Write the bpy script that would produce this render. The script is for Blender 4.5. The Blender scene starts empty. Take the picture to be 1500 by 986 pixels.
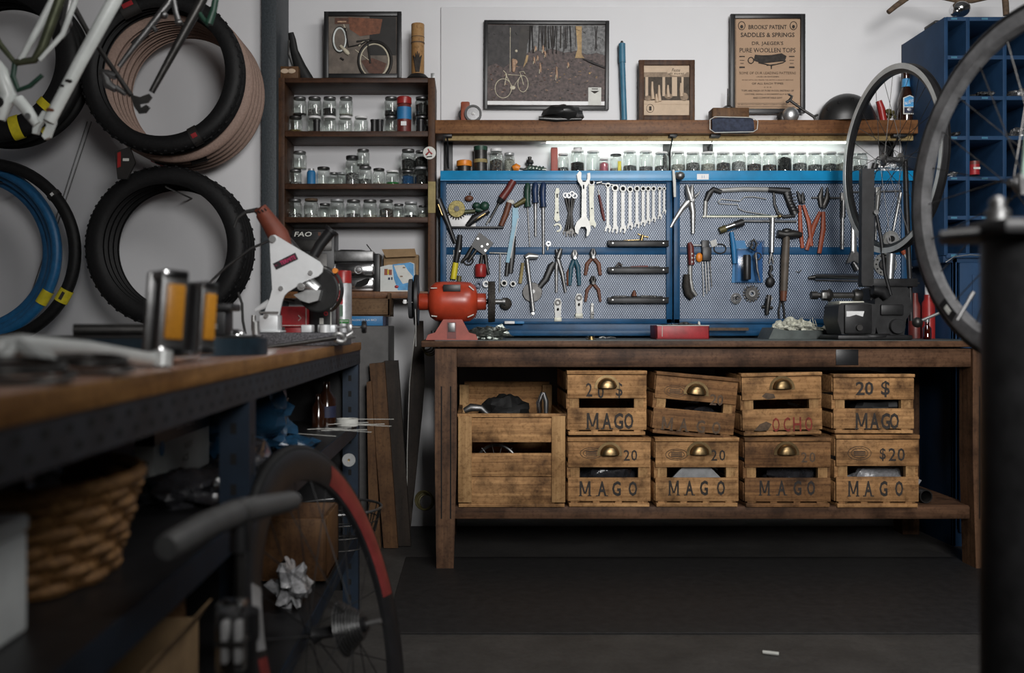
import bpy, bmesh, math, random
from mathutils import Vector, Matrix, noise
random.seed(7)
F=1400.0; VX=691.0; VY=477.0; HC=0.918      # lens (px of a 1500 px wide frame), vanishing point, eye height
R=math.radians; PI=math.pi
C=bpy.context.scene.collection
sc=bpy.context.scene
def P(x,y,Y): return Vector(((x-VX)*Y/F, Y, HC-(y-VY)*Y/F))
# ------------------------------------------------------------------ materials
def lin(c): return tuple(((v/255)/12.92 if v/255<=.04045 else ((v/255+.055)/1.055)**2.4) for v in c)
def A(r,g,b,k=1.5): return tuple(min(.85,v*k) for v in lin((r,g,b)))
MATS={}
def newmat(name):
    m=bpy.data.materials.new(name); m.use_nodes=True; MATS[name]=m
    nt=m.node_tree; return m,nt,nt.nodes,nt.links,nt.nodes['Principled BSDF']
def coords(nt,scale=(1,1,1),rand=True):
    N,L=nt.nodes,nt.links
    tc=N.new('ShaderNodeTexCoord'); mp=N.new('ShaderNodeMapping'); mp.inputs['Scale'].default_value=scale
    if rand:
        oi=N.new('ShaderNodeObjectInfo'); ml=N.new('ShaderNodeMath'); ml.operation='MULTIPLY'; ml.inputs[1].default_value=17.3
        L.new(oi.outputs['Random'],ml.inputs[0]); ad=N.new('ShaderNodeVectorMath'); ad.operation='ADD'
        L.new(tc.outputs['Object'],ad.inputs[0]); L.new(ml.outputs[0],ad.inputs[1]); L.new(ad.outputs[0],mp.inputs['Vector'])
    else: L.new(tc.outputs['Object'],mp.inputs['Vector'])
    return mp.outputs[0]
def noise_n(nt,vec,scale,detail=4,rough=.6):
    n=nt.nodes.new('ShaderNodeTexNoise'); n.inputs['Scale'].default_value=scale; n.inputs['Detail'].default_value=detail
    n.inputs['Roughness'].default_value=rough; nt.links.new(vec,n.inputs['Vector']); return n.outputs['Fac']
def ramp(nt,fac,stops):
    r=nt.nodes.new('ShaderNodeValToRGB'); e=r.color_ramp.elements
    while len(e)<len(stops): e.new(.5)
    for i,(p,c) in enumerate(stops): e[i].position=p; e[i].color=(*c,1)
    nt.links.new(fac,r.inputs[0]); return r.outputs[0]
def mixc(nt,a,b,fac,mode='MIX'):
    m=nt.nodes.new('ShaderNodeMix'); m.data_type='RGBA'; m.blend_type=mode
    for s,v in ((0,fac),(6,a),(7,b)):
        if isinstance(v,(int,float)): m.inputs[s].default_value=v
        elif isinstance(v,tuple): m.inputs[s].default_value=(*v,1)
        else: nt.links.new(v,m.inputs[s])
    return m.outputs[2]
def bump(nt,b,h,strength,dist=.003):
    n=nt.nodes.new('ShaderNodeBump'); n.inputs['Strength'].default_value=strength; n.inputs['Distance'].default_value=dist
    nt.links.new(h,n.inputs['Height']); nt.links.new(n.outputs[0],b.inputs['Normal'])
def M(name,col,rough=.6,metal=0.,var=.25,scale=25,bmp=0.,spec=.5):
    m,nt,N,L,b=newmat(name)
    v=coords(nt); f=noise_n(nt,v,scale)
    lo=tuple(c*(1-var) for c in col); hi=tuple(min(1,c*(1+var)) for c in col)
    L.new(ramp(nt,f,[(.3,lo),(.7,hi)]),b.inputs['Base Color'])
    b.inputs['Roughness'].default_value=rough; b.inputs['Metallic'].default_value=metal; b.inputs['Specular IOR Level'].default_value=spec
    if bmp: bump(nt,b,f,bmp)
    return m
def wood(name,dark,light,axis='x',rough=.65,grain=22,stain=.5,spec=.3,kn=1.):
    m,nt,N,L,b=newmat(name)
    s={'x':(1.2,grain,grain),'y':(grain,1.2,grain),'z':(grain,grain,1.2)}[axis]
    v=coords(nt,s); f=noise_n(nt,v,2.2,7,.65)
    col=ramp(nt,f,[(.25,dark),(.5,tuple((a+c)/2 for a,c in zip(dark,light))),(.72,light)])
    v2=coords(nt,(1,1,1)); f2=noise_n(nt,v2,9,5,.6)
    st=ramp(nt,f2,[(.33,(1-stain,(1-stain)*.92,(1-stain)*.85)),(.53,(1,1,1))])
    f3=noise_n(nt,v2,2.5,3); st2=ramp(nt,f3,[(.3,(.72,.66,.6)),(.65,(1,1,1))])
    col=mixc(nt,mixc(nt,col,st,kn,'MULTIPLY'),st2,1.,'MULTIPLY')
    f4=noise_n(nt,v2,70,4,.7); col=mixc(nt,col,ramp(nt,f4,[(.34,(.55,.5,.45)),(.5,(1,1,1))]),.8,'MULTIPLY')
    L.new(col,b.inputs['Base Color']); b.inputs['Roughness'].default_value=rough; b.inputs['Specular IOR Level'].default_value=spec
    bump(nt,b,f,.35 if name!='top_wood' else .04,.002); return m
def glassy(name,tint,spec=.9,rough=.03,base=.03):
    m,nt,N,L,b=newmat(name); N.remove(b); out=N['Material Output']
    t=N.new('ShaderNodeBsdfTransparent'); t.inputs[0].default_value=(*tint,1)
    g=N.new('ShaderNodeBsdfGlossy'); g.inputs['Roughness'].default_value=rough; g.inputs[0].default_value=(spec,spec,spec,1)
    lw=N.new('ShaderNodeLayerWeight'); lw.inputs[0].default_value=.35
    ad=N.new('ShaderNodeMath'); ad.operation='MULTIPLY_ADD'; ad.inputs[1].default_value=.8; ad.inputs[2].default_value=base
    L.new(lw.outputs['Facing'],ad.inputs[0]); mx=N.new('ShaderNodeMixShader')
    L.new(ad.outputs[0],mx.inputs[0]); L.new(t.outputs[0],mx.inputs[1]); L.new(g.outputs[0],mx.inputs[2]); L.new(mx.outputs[0],out.inputs[0]); return m
def speck(name,cols,scale=260,rough=.4,metal=.5):
    m,nt,N,L,b=newmat(name); v=coords(nt); vo=N.new('ShaderNodeTexVoronoi'); vo.inputs['Scale'].default_value=scale
    L.new(v,vo.inputs['Vector']); sp=N.new('ShaderNodeSeparateColor'); L.new(vo.outputs['Color'],sp.inputs[0])
    L.new(ramp(nt,sp.outputs[0],[(i/max(1,len(cols)-1),c) for i,c in enumerate(cols)]),b.inputs['Base Color'])
    b.inputs['Roughness'].default_value=rough; b.inputs['Metallic'].default_value=metal; bump(nt,b,vo.outputs['Distance'],.8,.004); return m
def emit(name,col,s):
    m,nt,N,L,b=newmat(name); b.inputs['Emission Color'].default_value=(*col,1); b.inputs['Emission Strength'].default_value=s; b.inputs['Base Color'].default_value=(*col,1); return m

M('wall_paint',(.70,.70,.715),.85,var=.035,scale=4); M('panel_paint',(.73,.73,.745),.7,var=.02,scale=3)
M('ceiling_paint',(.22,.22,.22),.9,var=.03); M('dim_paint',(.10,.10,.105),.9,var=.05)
M('pillar_paint',A(48,54,58,1.2),.55,var=.35,scale=120,bmp=.3)
def floor_mat():
    m,nt,N,L,b=newmat('concrete'); v=coords(nt,rand=False); f=noise_n(nt,v,5,8,.7); f2=noise_n(nt,v,60,3)
    c=ramp(nt,f,[(.3,(.035,.033,.031)),(.7,(.075,.071,.067))]); c2=ramp(nt,f2,[(.3,(.75,.75,.75)),(.6,(1,1,1))])
    L.new(mixc(nt,c,c2,1.,'MULTIPLY'),b.inputs['Base Color']); b.inputs['Roughness'].default_value=.6; bump(nt,b,f2,.2)
floor_mat()
M('rubber_mat',(.022,.021,.021),.6,var=.25,scale=30,bmp=.15,spec=.3)
wood('bench_wood',(.045,.022,.012),(.19,.10,.055),'x',.6,stain=.6); wood('bench_wood_z',(.05,.024,.012),(.20,.105,.055),'z',.6,stain=.6)
wood('crate_wood',(.19,.09,.033),(.70,.405,.18),'x',.75,grain=38,stain=.72); wood('crate_dark',(.09,.042,.018),(.44,.235,.10),'x',.75,grain=36,stain=.75)
wood('crate_post',(.26,.14,.055),(.62,.39,.18),'z',.75,stain=.4)
wood('shelf_wood',(.10,.04,.015),(.27,.125,.05),'x',.5,stain=.25); wood('pale_wood',(.35,.25,.11),(.55,.44,.22),'x',.6,stain=.1)
wood('unit_wood',(.028,.011,.005),(.095,.04,.018),'x',.55,stain=.4); wood('unit_wood_z',(.032,.013,.006),(.12,.055,.024),'z',.55,stain=.4)
wood('top_wood',(.34,.185,.13),(.62,.38,.28),'y',.17,grain=14,stain=.25,spec=.7); wood('edge_wood',(.16,.075,.022),(.42,.22,.075),'y',.5,stain=.3)
wood('plank_wood',(.07,.034,.014),(.17,.085,.033),'z',.6,stain=.3); wood('plank_dark',(.012,.009,.007),(.04,.028,.02),'z',.6,stain=.4)
wood('drawer_wood',(.09,.05,.025),(.2,.12,.06),'x',.7,stain=.3); wood('bamboo',(.36,.2,.08),(.55,.35,.16),'z',.5,grain=10,stain=.2)
M('linoleum',(.07,.085,.08),.45,var=.4,scale=14)
M('peg_blue',(.005,.055,.135),.4,var=.35,scale=10,spec=.25)
M('ledge_blue',(.004,.22,.46),.35,var=.15,scale=12)  # board blue brightened for the ledge: the tube lamp's light is in the colour
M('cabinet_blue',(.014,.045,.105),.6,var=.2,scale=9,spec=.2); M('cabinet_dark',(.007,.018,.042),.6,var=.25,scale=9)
def perf():
    m,nt,N,L,b=newmat('perforated_steel'); tc=N.new('ShaderNodeTexCoord'); s=N.new('ShaderNodeSeparateXYZ'); L.new(tc.outputs['Object'],s.inputs[0])
    def mm(op,a,bv):
        n=N.new('ShaderNodeMath'); n.operation=op
        for i,v in enumerate((a,bv)):
            if isinstance(v,(int,float)): n.inputs[i].default_value=v
            else: L.new(v,n.inputs[i])
        return n.outputs[0]
    cb=N.new('ShaderNodeCombineXYZ'); L.new(mm('ADD',s.outputs[0],mm('MULTIPLY',s.outputs[2],.62)),cb.inputs[0]); L.new(mm('SUBTRACT',s.outputs[0],mm('MULTIPLY',s.outputs[2],.62)),cb.inputs[1])
    vo=N.new('ShaderNodeTexVoronoi'); vo.voronoi_dimensions='2D'; vo.inputs['Randomness'].default_value=0; vo.inputs['Scale'].default_value=97
    L.new(cb.outputs[0],vo.inputs['Vector'])
    hole=ramp(nt,vo.outputs['Distance'],[(.29,(1,1,1)),(.38,(0,0,0))])
    f=noise_n(nt,tc.outputs['Object'],7,4); base=ramp(nt,f,[(.3,(.004,.022,.055)),(.7,(.009,.045,.10))])
    rim=ramp(nt,f,[(.3,(.26,.31,.41)),(.7,(.48,.53,.63))])
    L.new(mixc(nt,base,rim,hole),b.inputs['Base Color']); b.inputs['Roughness'].default_value=.4; bump(nt,b,vo.outputs['Distance'],.4,.002)
perf()
M('steel',(.37,.37,.365),.36,.75,var=.15,scale=20); M('chrome',(.75,.75,.76),.16,1.,var=.05); M('bright_steel',(.25,.25,.24),.40,.45,var=.12,scale=30)
M('dull_steel',(.20,.20,.20),.42,.9,var=.3,scale=30); M('dark_steel',(.06,.058,.056),.42,.8,var=.3,scale=30); M('cream_paint',(.55,.55,.47),.5,.2,var=.2)
M('cog_steel',(.10,.10,.10),.4,.8,var=.3); M('black_iron',(.018,.018,.019),.45,.3,var=.4,scale=30); M('black_plastic',(.012,.012,.013),.42,0,var=.3); M('black_rubber',(.016,.016,.016),.62,0,var=.3,scale=60,bmp=.2)
M('black_frame',(.012,.012,.013),.4); M('tyre_black',(.0075,.0075,.008),.55,var=.35,scale=90,bmp=.2,spec=.25); M('tyre_tan',(.30,.205,.165),.7,var=.2,scale=140,bmp=.2); M('tyre_blue',(.012,.115,.27),.45,var=.2,scale=40)
M('tyre_mid',(.22,.22,.225),.3,.5,var=.4,scale=25,spec=.6)
M('red_paint',(.40,.045,.018),.33,var=.25,scale=14,spec=.6); M('red_base',(.33,.075,.055),.55,var=.2,scale=18); M('red_plastic',(.30,.02,.018),.35,var=.15); M('dark_red',(.13,.022,.018),.45,var=.3); M('red_tin',(.32,.02,.025),.45,var=.3)
M('motor_red',(.16,.036,.018),.6,var=.25,scale=20)
M('orange_grip',(.27,.055,.02),.5,var=.25); M('brown_grip',(.13,.045,.022),.5,var=.3); M('orange_plastic',(.7,.22,.02),.4); M('amber',(.58,.25,.025),.35,var=.12,scale=200)
M('green_handle',(.014,.05,.032),.45,var=.3); M('blue_handle',(.012,.03,.085),.4,var=.3); M('teal_grip',(.008,.065,.10),.45,var=.3); M('turquoise',(.008,.19,.30),.35,var=.25); M('pump_blue',(.05,.17,.26),.45,var=.15)
M('yellow',(.62,.52,.02),.5,var=.2); M('olive',(.10,.085,.03),.5,.3,var=.3); M('olive_metal',(.09,.10,.06),.5,.6,var=.3); M('brass',(.50,.36,.16),.3,1.,var=.2,scale=50); M('old_brass',(.24,.165,.08),.36,.95,var=.4)
M('white_plastic',(.72,.72,.72),.4,var=.06); M('white_frame',(.68,.72,.70),.3,var=.12,scale=18); M('off_white',(.6,.6,.56),.6,var=.1); M('saw_white',(.70,.72,.73),.45,.2,var=.05)
M('foam',(.72,.75,.75),.85,var=.08); M('carton',(.28,.18,.09),.8,var=.15); M('carton_white',(.6,.62,.6),.7,var=.08); M('grey_box',(.075,.072,.07),.6,var=.2); M('slot_steel',(.022,.031,.043),.5,.3,var=.35,scale=15); M('stripe_red',(.17,.028,.026),.3,var=.25); M('slot_blue',(.008,.018,.034),.5,.2,var=.35,scale=12)
M('steel_blue_black',(.018,.035,.05),.35,.3,var=.3); M('dark_hole',(.004,.004,.004),.9); M('ink',(.03,.024,.02),.8,var=.5,scale=60); M('ink_red',(.22,.03,.02),.8,var=.5,scale=60); M('pale_ink',(.10,.065,.04),.8,var=.4,scale=60)
M('blue_print',(.02,.16,.36),.5,var=.1); M('navy',(.012,.016,.045),.6,var=.3); M('denim',(.03,.038,.065),.85,var=.4,scale=60,bmp=.4); M('magenta',(.45,.02,.10),.5); M('magenta_dim',(.20,.01,.05),.5)
M('paper_tan',(.40,.265,.17),.75,var=.08,scale=6); M('sepia_light',(.56,.43,.31),.75,var=.08); M('sepia_mid',(.27,.20,.14),.75,var=.3,scale=60); M('sepia_dark',(.06,.045,.032),.75,var=.4,scale=60)
M('leaf_ground',(.075,.052,.048),.6,var=.75,scale=70); M('forest_dark',(.032,.028,.028),.6,var=.6,scale=40); M('forest_haze',(.14,.14,.14),.6,var=.7,scale=60); M('trunk',(.035,.03,.026),.6,var=.4); M('trunk_lit',(.38,.25,.11),.6,var=.4,scale=40); M('skin_print',(.42,.27,.18),.6,var=.4,scale=70); M('cream_line',(.55,.50,.38),.6); M('stone_print',(.13,.105,.085),.6,var=.35,scale=25); M('brick_print',(.09,.035,.02),.6,var=.4,scale=60); M('wicker_print',(.17,.06,.028),.6,var=.4,scale=60); M('dark_print',(.012,.010,.009),.6,var=.4)
M('plastic_bag',(.03,.03,.034),.12,var=.4,bmp=.6,scale=50,spec=.9); M('blue_bag',(.014,.055,.11),.25,var=.35,bmp=.9,scale=30,spec=.8); M('clear_bag',(.32,.32,.33),.15,var=.4,bmp=.9,scale=60,spec=.9)
M('wool',(.50,.50,.42),.95,var=.5,scale=90,bmp=1.); M('foil',(.20,.22,.20),.3,.8,var=.8,scale=70,bmp=1.); M('silver_heap',(.6,.6,.6),.3,.9,var=.6,scale=200,bmp=1.)
M('wire_brass',(.20,.165,.06),.5,.6,var=.5,scale=150); M('wire_dark',(.035,.03,.025),.7,.3,var=.5,scale=150,bmp=.8); M('grind_stone',(.06,.062,.068),.85,var=.2,scale=80)
wood('wicker',(.10,.048,.016),(.48,.26,.10),'x',.6,grain=60,stain=.4); M('tape_yellow',(.28,.22,.09),.7); M('rim_silver',(.62,.64,.63),.4,.25,var=.1); M('hammer_wood',(.085,.068,.052),.55,var=.3); M('alu',(.48,.49,.49),.4,.9,var=.2); M('leather_black',(.012,.012,.012),.35,var=.3,spec=.7)
M('pump_grip',(.075,.075,.075),.55,var=.2); M('green_can',(.10,.17,.12),.4); M('green_stripe',(.02,.16,.03),.4); M('teal_box',(.015,.09,.075),.5,var=.3); M('beer_amber',(.022,.007,.003),.12,var=.2,spec=.9); M('sky_blue',(.06,.28,.55),.45); M('pink_liquid',(.45,.12,.16),.4); M('pale_green',(.35,.48,.42),.35)
M('granular',(.10,.10,.11),.7,var=.95,scale=330,bmp=1.); M('label_silver',(.40,.41,.42),.4,.4)
glassy('jar_glass',(.93,.96,.94)); glassy('clear_plastic',(.85,.85,.85),base=.12); glassy('amber_glass',(.35,.14,.05),base=.1); glassy('blister',(.8,.85,.92),spec=.5,rough=.15,base=.03)
speck('bolts',[(.02,.02,.02),(.12,.12,.12),(.45,.45,.44),(.06,.06,.06)]); speck('bolts_light',[(.25,.25,.25),(.7,.7,.68),(.12,.12,.12),(.55,.55,.53)]); speck('bolts_black',[(.006,.006,.006),(.03,.03,.03),(.10,.10,.10)]); speck('bolts_brass',[(.05,.035,.012),(.30,.22,.08),(.14,.10,.04)]); speck('bolts_mix',[(.02,.04,.08),(.2,.2,.2),(.02,.02,.02),(.12,.06,.04),(.4,.4,.36)]); speck('bolts_pale',[(.35,.33,.28),(.6,.6,.55),(.2,.18,.15)])
speck('bolts_green',[(.01,.18,.03),(.02,.28,.05)]); speck('bolts_blue',[(.01,.06,.16),(.02,.12,.3),(.05,.05,.06)]); speck('heap_dark',[(.01,.01,.01),(.05,.05,.05),(.2,.2,.2),(.02,.02,.02)],120)
emit('tube_light',(.90,1.,.93),5.5)
# ------------------------------------------------------------------ mesh builder
class MB:
    def __init__(s,mat='steel'): s.v=[]; s.f=[]; s.fm=[]; s.fs=[]; s.ms=[mat]; s.cur=0
    def use(s,mat):
        if mat not in s.ms: s.ms.append(mat)
        s.cur=s.ms.index(mat)
    def add(s,vs,fs,smooth=True):
        n=len(s.v); s.v+= [Vector(v) for v in vs]
        for i,f in enumerate(fs):
            s.f.append([n+k for k in f]); s.fm.append(s.cur); s.fs.append(smooth if not isinstance(smooth,list) else smooth[i])
    def box(s,c,d,rot=None,bev=0):
        bm=bmesh.new(); bmesh.ops.create_cube(bm,size=1)
        for v in bm.verts: v.co=Vector((v.co.x*d[0],v.co.y*d[1],v.co.z*d[2]))
        if bev>0: bmesh.ops.bevel(bm,geom=bm.edges[:],offset=min(bev,min(d)*.4),segments=2,affect='EDGES',profile=.5)
        c=Vector(c); vs=[(rot@v.co if rot else v.co)+c for v in bm.verts]; bm.verts.index_update()
        s.add(vs,[[v.index for v in f.verts] for f in bm.faces],False); bm.free()
    def b2(s,p,q,bev=0):
        s.box([(a+b)/2 for a,b in zip(p,q)],[max(abs(a-b),1e-4) for a,b in zip(p,q)],None,bev)
    def tube(s,pts,r,seg=10,closed=False,flat=None):
        pts=[Vector(p) for p in pts]; n=len(pts); rs=r if isinstance(r,(list,tuple)) else [r]*n
        vs=[];fs=[];sm=[]; up=None
        for i in range(n):
            if closed: t=pts[(i+1)%n]-pts[i-1]
            else: t=pts[min(i+1,n-1)]-pts[max(i-1,0)]
            if t.length<1e-9: t=Vector((0,0,1))
            t.normalize()
            if up is None:
                up=Vector((0,1,0)) if abs(t.y)<.9 else Vector((0,0,1))
            up=up-t*up.dot(t)
            if up.length<1e-6: up=t.orthogonal()
            up.normalize(); sd=t.cross(up)
            for k in range(seg):
                a=2*PI*k/seg; vs.append(pts[i]+(sd*math.cos(a)+up*math.sin(a)*(flat or 1))*rs[i])
        for i in range(n if closed else n-1):
            j=(i+1)%n
            for k in range(seg): fs.append([i*seg+k,i*seg+(k+1)%seg,j*seg+(k+1)%seg,j*seg+k]); sm.append(True)
        if not closed: fs+=[list(range(seg))[::-1],[(n-1)*seg+k for k in range(seg)]]; sm+=[False,False]
        s.add(vs,fs,sm)
    def lathe(s,prof,o,ax=(0,0,1),seg=24,ang=2*PI,jit=0):
        o=Vector(o); ax=Vector(ax).normalized(); u=ax.orthogonal().normalized() if abs(ax.z)<.9 else Vector((1,0,0)); u=(u-ax*u.dot(ax)).normalized(); w=ax.cross(u)
        full=abs(ang-2*PI)<1e-6; m=seg if full else seg+1; vs=[];fs=[]
        for (r,h) in prof:
            for k in range(m):
                a=ang*k/seg; rr=max(r,1e-5)*(1+jit*random.uniform(-1,1)); vs.append(o+ax*h+(u*math.cos(a)+w*math.sin(a))*rr)
        for i in range(len(prof)-1):
            for k in range(seg): fs.append([i*m+k,i*m+(k+1)%m,(i+1)*m+(k+1)%m,(i+1)*m+k])
        s.add(vs,fs,True)
    def cyl(s,p,q,r,seg=16,r2=None):
        p=Vector(p);q=Vector(q);h=(q-p).length; r2=r if r2 is None else r2
        s.lathe([(0,0),(r,0),(r2,h),(0,h)],p,q-p,seg)
    def prism(s,out,ext):
        out=[Vector(p) for p in out]; e=Vector(ext); n=len(out)
        s.add(out+[p+e for p in out],[list(range(n)),[n+k for k in range(n)][::-1]]+[[k,n+k,n+(k+1)%n,(k+1)%n] for k in range(n)],False)
    def ell(s,c,r,seg=16,rings=10,jit=0,rot=None,zmin=-1):
        vs=[];fs=[]; c=Vector(c)
        for i in range(rings+1):
            t=-PI/2+PI*i/rings
            for k in range(seg):
                a=2*PI*k/seg; d=Vector((math.cos(t)*math.cos(a),math.cos(t)*math.sin(a),max(math.sin(t),zmin)))
                q=1+(jit*noise.noise(d*2.3+c*9)*2 if jit else 0); p=Vector((d.x*r[0],d.y*r[1],d.z*r[2]))*q
                vs.append(c+(rot@p if rot else p))
        for i in range(rings):
            for k in range(seg): fs.append([i*seg+k,i*seg+(k+1)%seg,(i+1)*seg+(k+1)%seg,(i+1)*seg+k])
        s.add(vs,fs,True)
    def tor(s,c,n,Rr,r,seg=48,ms=10,a0=0,a1=2*PI,sq=1.):
        n=Vector(n).normalized(); u=n.cross(Vector((0,0,1)))
        if u.length<1e-3: u=Vector((1,0,0))
        u.normalize(); w=u.cross(n); c=Vector(c)   # angle 0 = u, 90 deg = up
        full=abs(a1-a0-2*PI)<1e-6; m=seg if full else seg+1; vs=[];fs=[]
        for i in range(m):
            a=a0+(a1-a0)*i/seg; d=u*math.cos(a)+w*math.sin(a)
            for k in range(ms):
                b=2*PI*k/ms; vs.append(c+d*(Rr+r*math.cos(b))+n*r*sq*math.sin(b))
        for i in range(seg):
            j=(i+1)%m
            for k in range(ms): fs.append([i*ms+k,i*ms+(k+1)%ms,j*ms+(k+1)%ms,j*ms+k])
        s.add(vs,fs,True)
    def ring(s,c,n,prof,seg=64,a0=0,a1=2*PI,closed=True):   # sweep closed profile [(radius, along normal)] around n
        n=Vector(n).normalized(); u=n.cross(Vector((0,0,1)))
        if u.length<1e-3: u=Vector((1,0,0))
        u.normalize(); w=u.cross(n); c=Vector(c); full=abs(a1-a0-2*PI)<1e-6; m=seg if full else seg+1; vs=[];fs=[]; k0=len(prof)
        for i in range(m):
            a=a0+(a1-a0)*i/seg; d=u*math.cos(a)+w*math.sin(a)
            for (r,h) in prof: vs.append(c+d*r+n*h)
        for i in range(seg):
            j=(i+1)%m
            for k in range(k0 if closed else k0-1): fs.append([i*k0+k,i*k0+(k+1)%k0,j*k0+(k+1)%k0,j*k0+k])
        s.add(vs,fs,True)
    def build(s,name,parent=None,off=None):
        me=bpy.data.meshes.new(name); off=off or Vector((0,0,0))
        me.from_pydata([v-off for v in s.v],[],s.f)
        for m in s.ms: me.materials.append(MATS[m])
        me.polygons.foreach_set('material_index',s.fm); me.polygons.foreach_set('use_smooth',s.fs)
        bm=bmesh.new(); bm.from_mesh(me); bmesh.ops.recalc_face_normals(bm,faces=bm.faces); bm.to_mesh(me); bm.free()
        me.set_sharp_from_angle(angle=R(38)); me.update()
        o=bpy.data.objects.new(name,me); C.objects.link(o)
        if parent is not None: o.parent=parent
        return o
# ------------------------------------------------------------------ text as mesh
_tc={}
def text_geo(t,bold=0.):
    if (t,bold) in _tc: return _tc[(t,bold)]
    cu=bpy.data.curves.new('t','FONT'); cu.body=t; cu.resolution_u=2; cu.offset=bold
    o=bpy.data.objects.new('t',cu); C.objects.link(o); bpy.context.view_layer.update()
    me=bpy.data.meshes.new_from_object(o.evaluated_get(bpy.context.evaluated_depsgraph_get()))
    vs=[v.co.copy() for v in me.vertices]; fs=[list(p.vertices) for p in me.polygons]
    bpy.data.objects.remove(o); bpy.data.curves.remove(cu); bpy.data.meshes.remove(me)
    x0=min(v.x for v in vs);x1=max(v.x for v in vs);y0=min(v.y for v in vs);y1=max(v.y for v in vs)
    _tc[(t,bold)]=([((v.x-x0)/(x1-x0)-.5,(v.y-y0)/(y1-y0)-.5) for v in vs],fs,(x1-x0)/(y1-y0)); return _tc[(t,bold)]
def put_text(mb,t,c,h,w=None,ux=(1,0,0),uz=(0,0,1),bold=0.,shear=0.):
    vs,fs,asp=text_geo(t,bold); w=w or h*asp; c=Vector(c);ux=Vector(ux);uz=Vector(uz)
    mb.add([c+ux*(a*w+shear*b*h)+uz*b*h for a,b in vs],fs,False)
# ------------------------------------------------------------------ item DSL: pixel-measured shapes at a real depth Y
def shape(mb,sh,Y,peg=None):
    k=sh[0]; s=Y/F
    if k=='m': mb.use(sh[1])
    elif k=='t':
        _,pts,r=sh[:3]; dy=sh[3] if len(sh)>3 else 0; rm=max(r) if isinstance(r,(list,tuple)) else r; fl=sh[4] if len(sh)>4 else None
        yy=(peg-rm*s*(fl or 1)-.001 if peg else Y)+dy
        q=[P(p[0],p[1],Y)+Vector((0,yy-Y+(p[2] if len(p)>2 else 0),0)) for p in pts]
        mb.tube(q,[x*s for x in r] if isinstance(r,(list,tuple)) else r*s,10,False,fl)
    elif k=='tc':
        _,pts,r=sh[:3]; dy=sh[3] if len(sh)>3 else 0; yy=(peg-r*s if peg else Y)+dy
        mb.tube([P(p[0],p[1],Y)+Vector((0,yy-Y,0)) for p in pts],r*s,8,True)
    elif k=='p':
        _,pts,th=sh[:3]; dy=sh[3] if len(sh)>3 else 0; yy=(peg-th-.001 if peg else Y)+dy
        mb.prism([P(x,y,Y)+Vector((0,yy-Y,0)) for x,y in pts],(0,th,0))
    elif k=='b':
        _,x0,y0,x1,y1,th=sh[:6]; dy=sh[6] if len(sh)>6 else 0; bev=sh[7] if len(sh)>7 else .002; yy=(peg-th-.001 if peg else Y)+dy
        a=P(x0,y0,Y);b=P(x1,y1,Y); mb.b2((a.x,yy,a.z),(b.x,yy+th,b.z),bev)
    elif k=='c':
        _,x,y,r,th=sh[:5]; dy=sh[5] if len(sh)>5 else 0; yy=(peg-th-.001 if peg else Y)+dy
        c=P(x,y,Y); mb.lathe([(0,0),(r*s*.96,0),(r*s,.04*r*s),(r*s,th),(0,th)],(c.x,yy,c.z),(0,1,0),24)
    elif k=='r':
        _,x,y,Ro,Ri,th=sh[:6]; dy=sh[6] if len(sh)>6 else 0; yy=(peg-th-.001 if peg else Y)+dy
        c=P(x,y,Y); mb.lathe([(Ri*s,0),(Ro*s,0),(Ro*s,th),(Ri*s,th),(Ri*s,0)],(c.x,yy,c.z),(0,1,0),28)
    elif k=='s':
        _,x,y,rx,ry,rd=sh[:6]; dy=sh[6] if len(sh)>6 else 0; jit=sh[7] if len(sh)>7 else 0; c=P(x,y,Y); yy=(peg-rd*s-.001 if peg else Y)+dy
        mb.ell((c.x,yy,c.z),(rx*s,rd*s,ry*s),20,12,jit)
    elif k=='l':
        _,x,y,prof=sh[:4]; dy=sh[4] if len(sh)>4 else 0; c=P(x,y,Y); mb.lathe([(r*s,h*s) for r,h in prof],(c.x,Y+dy,c.z),(0,0,1),24)
    elif k=='lx':
        _,x,y,prof=sh[:4]; dy=sh[4] if len(sh)>4 else 0; c=P(x,y,Y); mb.lathe([(r*s,h*s) for r,h in prof],(c.x,Y+dy,c.z),(1,0,0),28,2*PI,sh[5] if len(sh)>5 else 0)
    elif k=='txt':
        _,t,x,y,h=sh[:5]; w=sh[5] if len(sh)>5 else None; dy=sh[6] if len(sh)>6 else -.002; bold=sh[7] if len(sh)>7 else 0.; rot=R(sh[8]) if len(sh)>8 else 0; she=sh[9] if len(sh)>9 else 0
        c=P(x,y,Y)+Vector((0,dy,0)); put_text(mb,t,c,h*s,w*s if w else None,(math.cos(rot),0,math.sin(rot)),(-math.sin(rot),0,math.cos(rot)),bold,she)
    elif k=='w': sh[1](mb)
def mkmb(mat,shapes,Y,peg):
    mb=MB(mat)
    for sh in shapes: shape(mb,sh,Y,peg)
    return mb
def setp(o,label,cat,group=None):
    o['label']=label; o['category']=cat
    if group: o['group']=group
LABELS=set()
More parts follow.
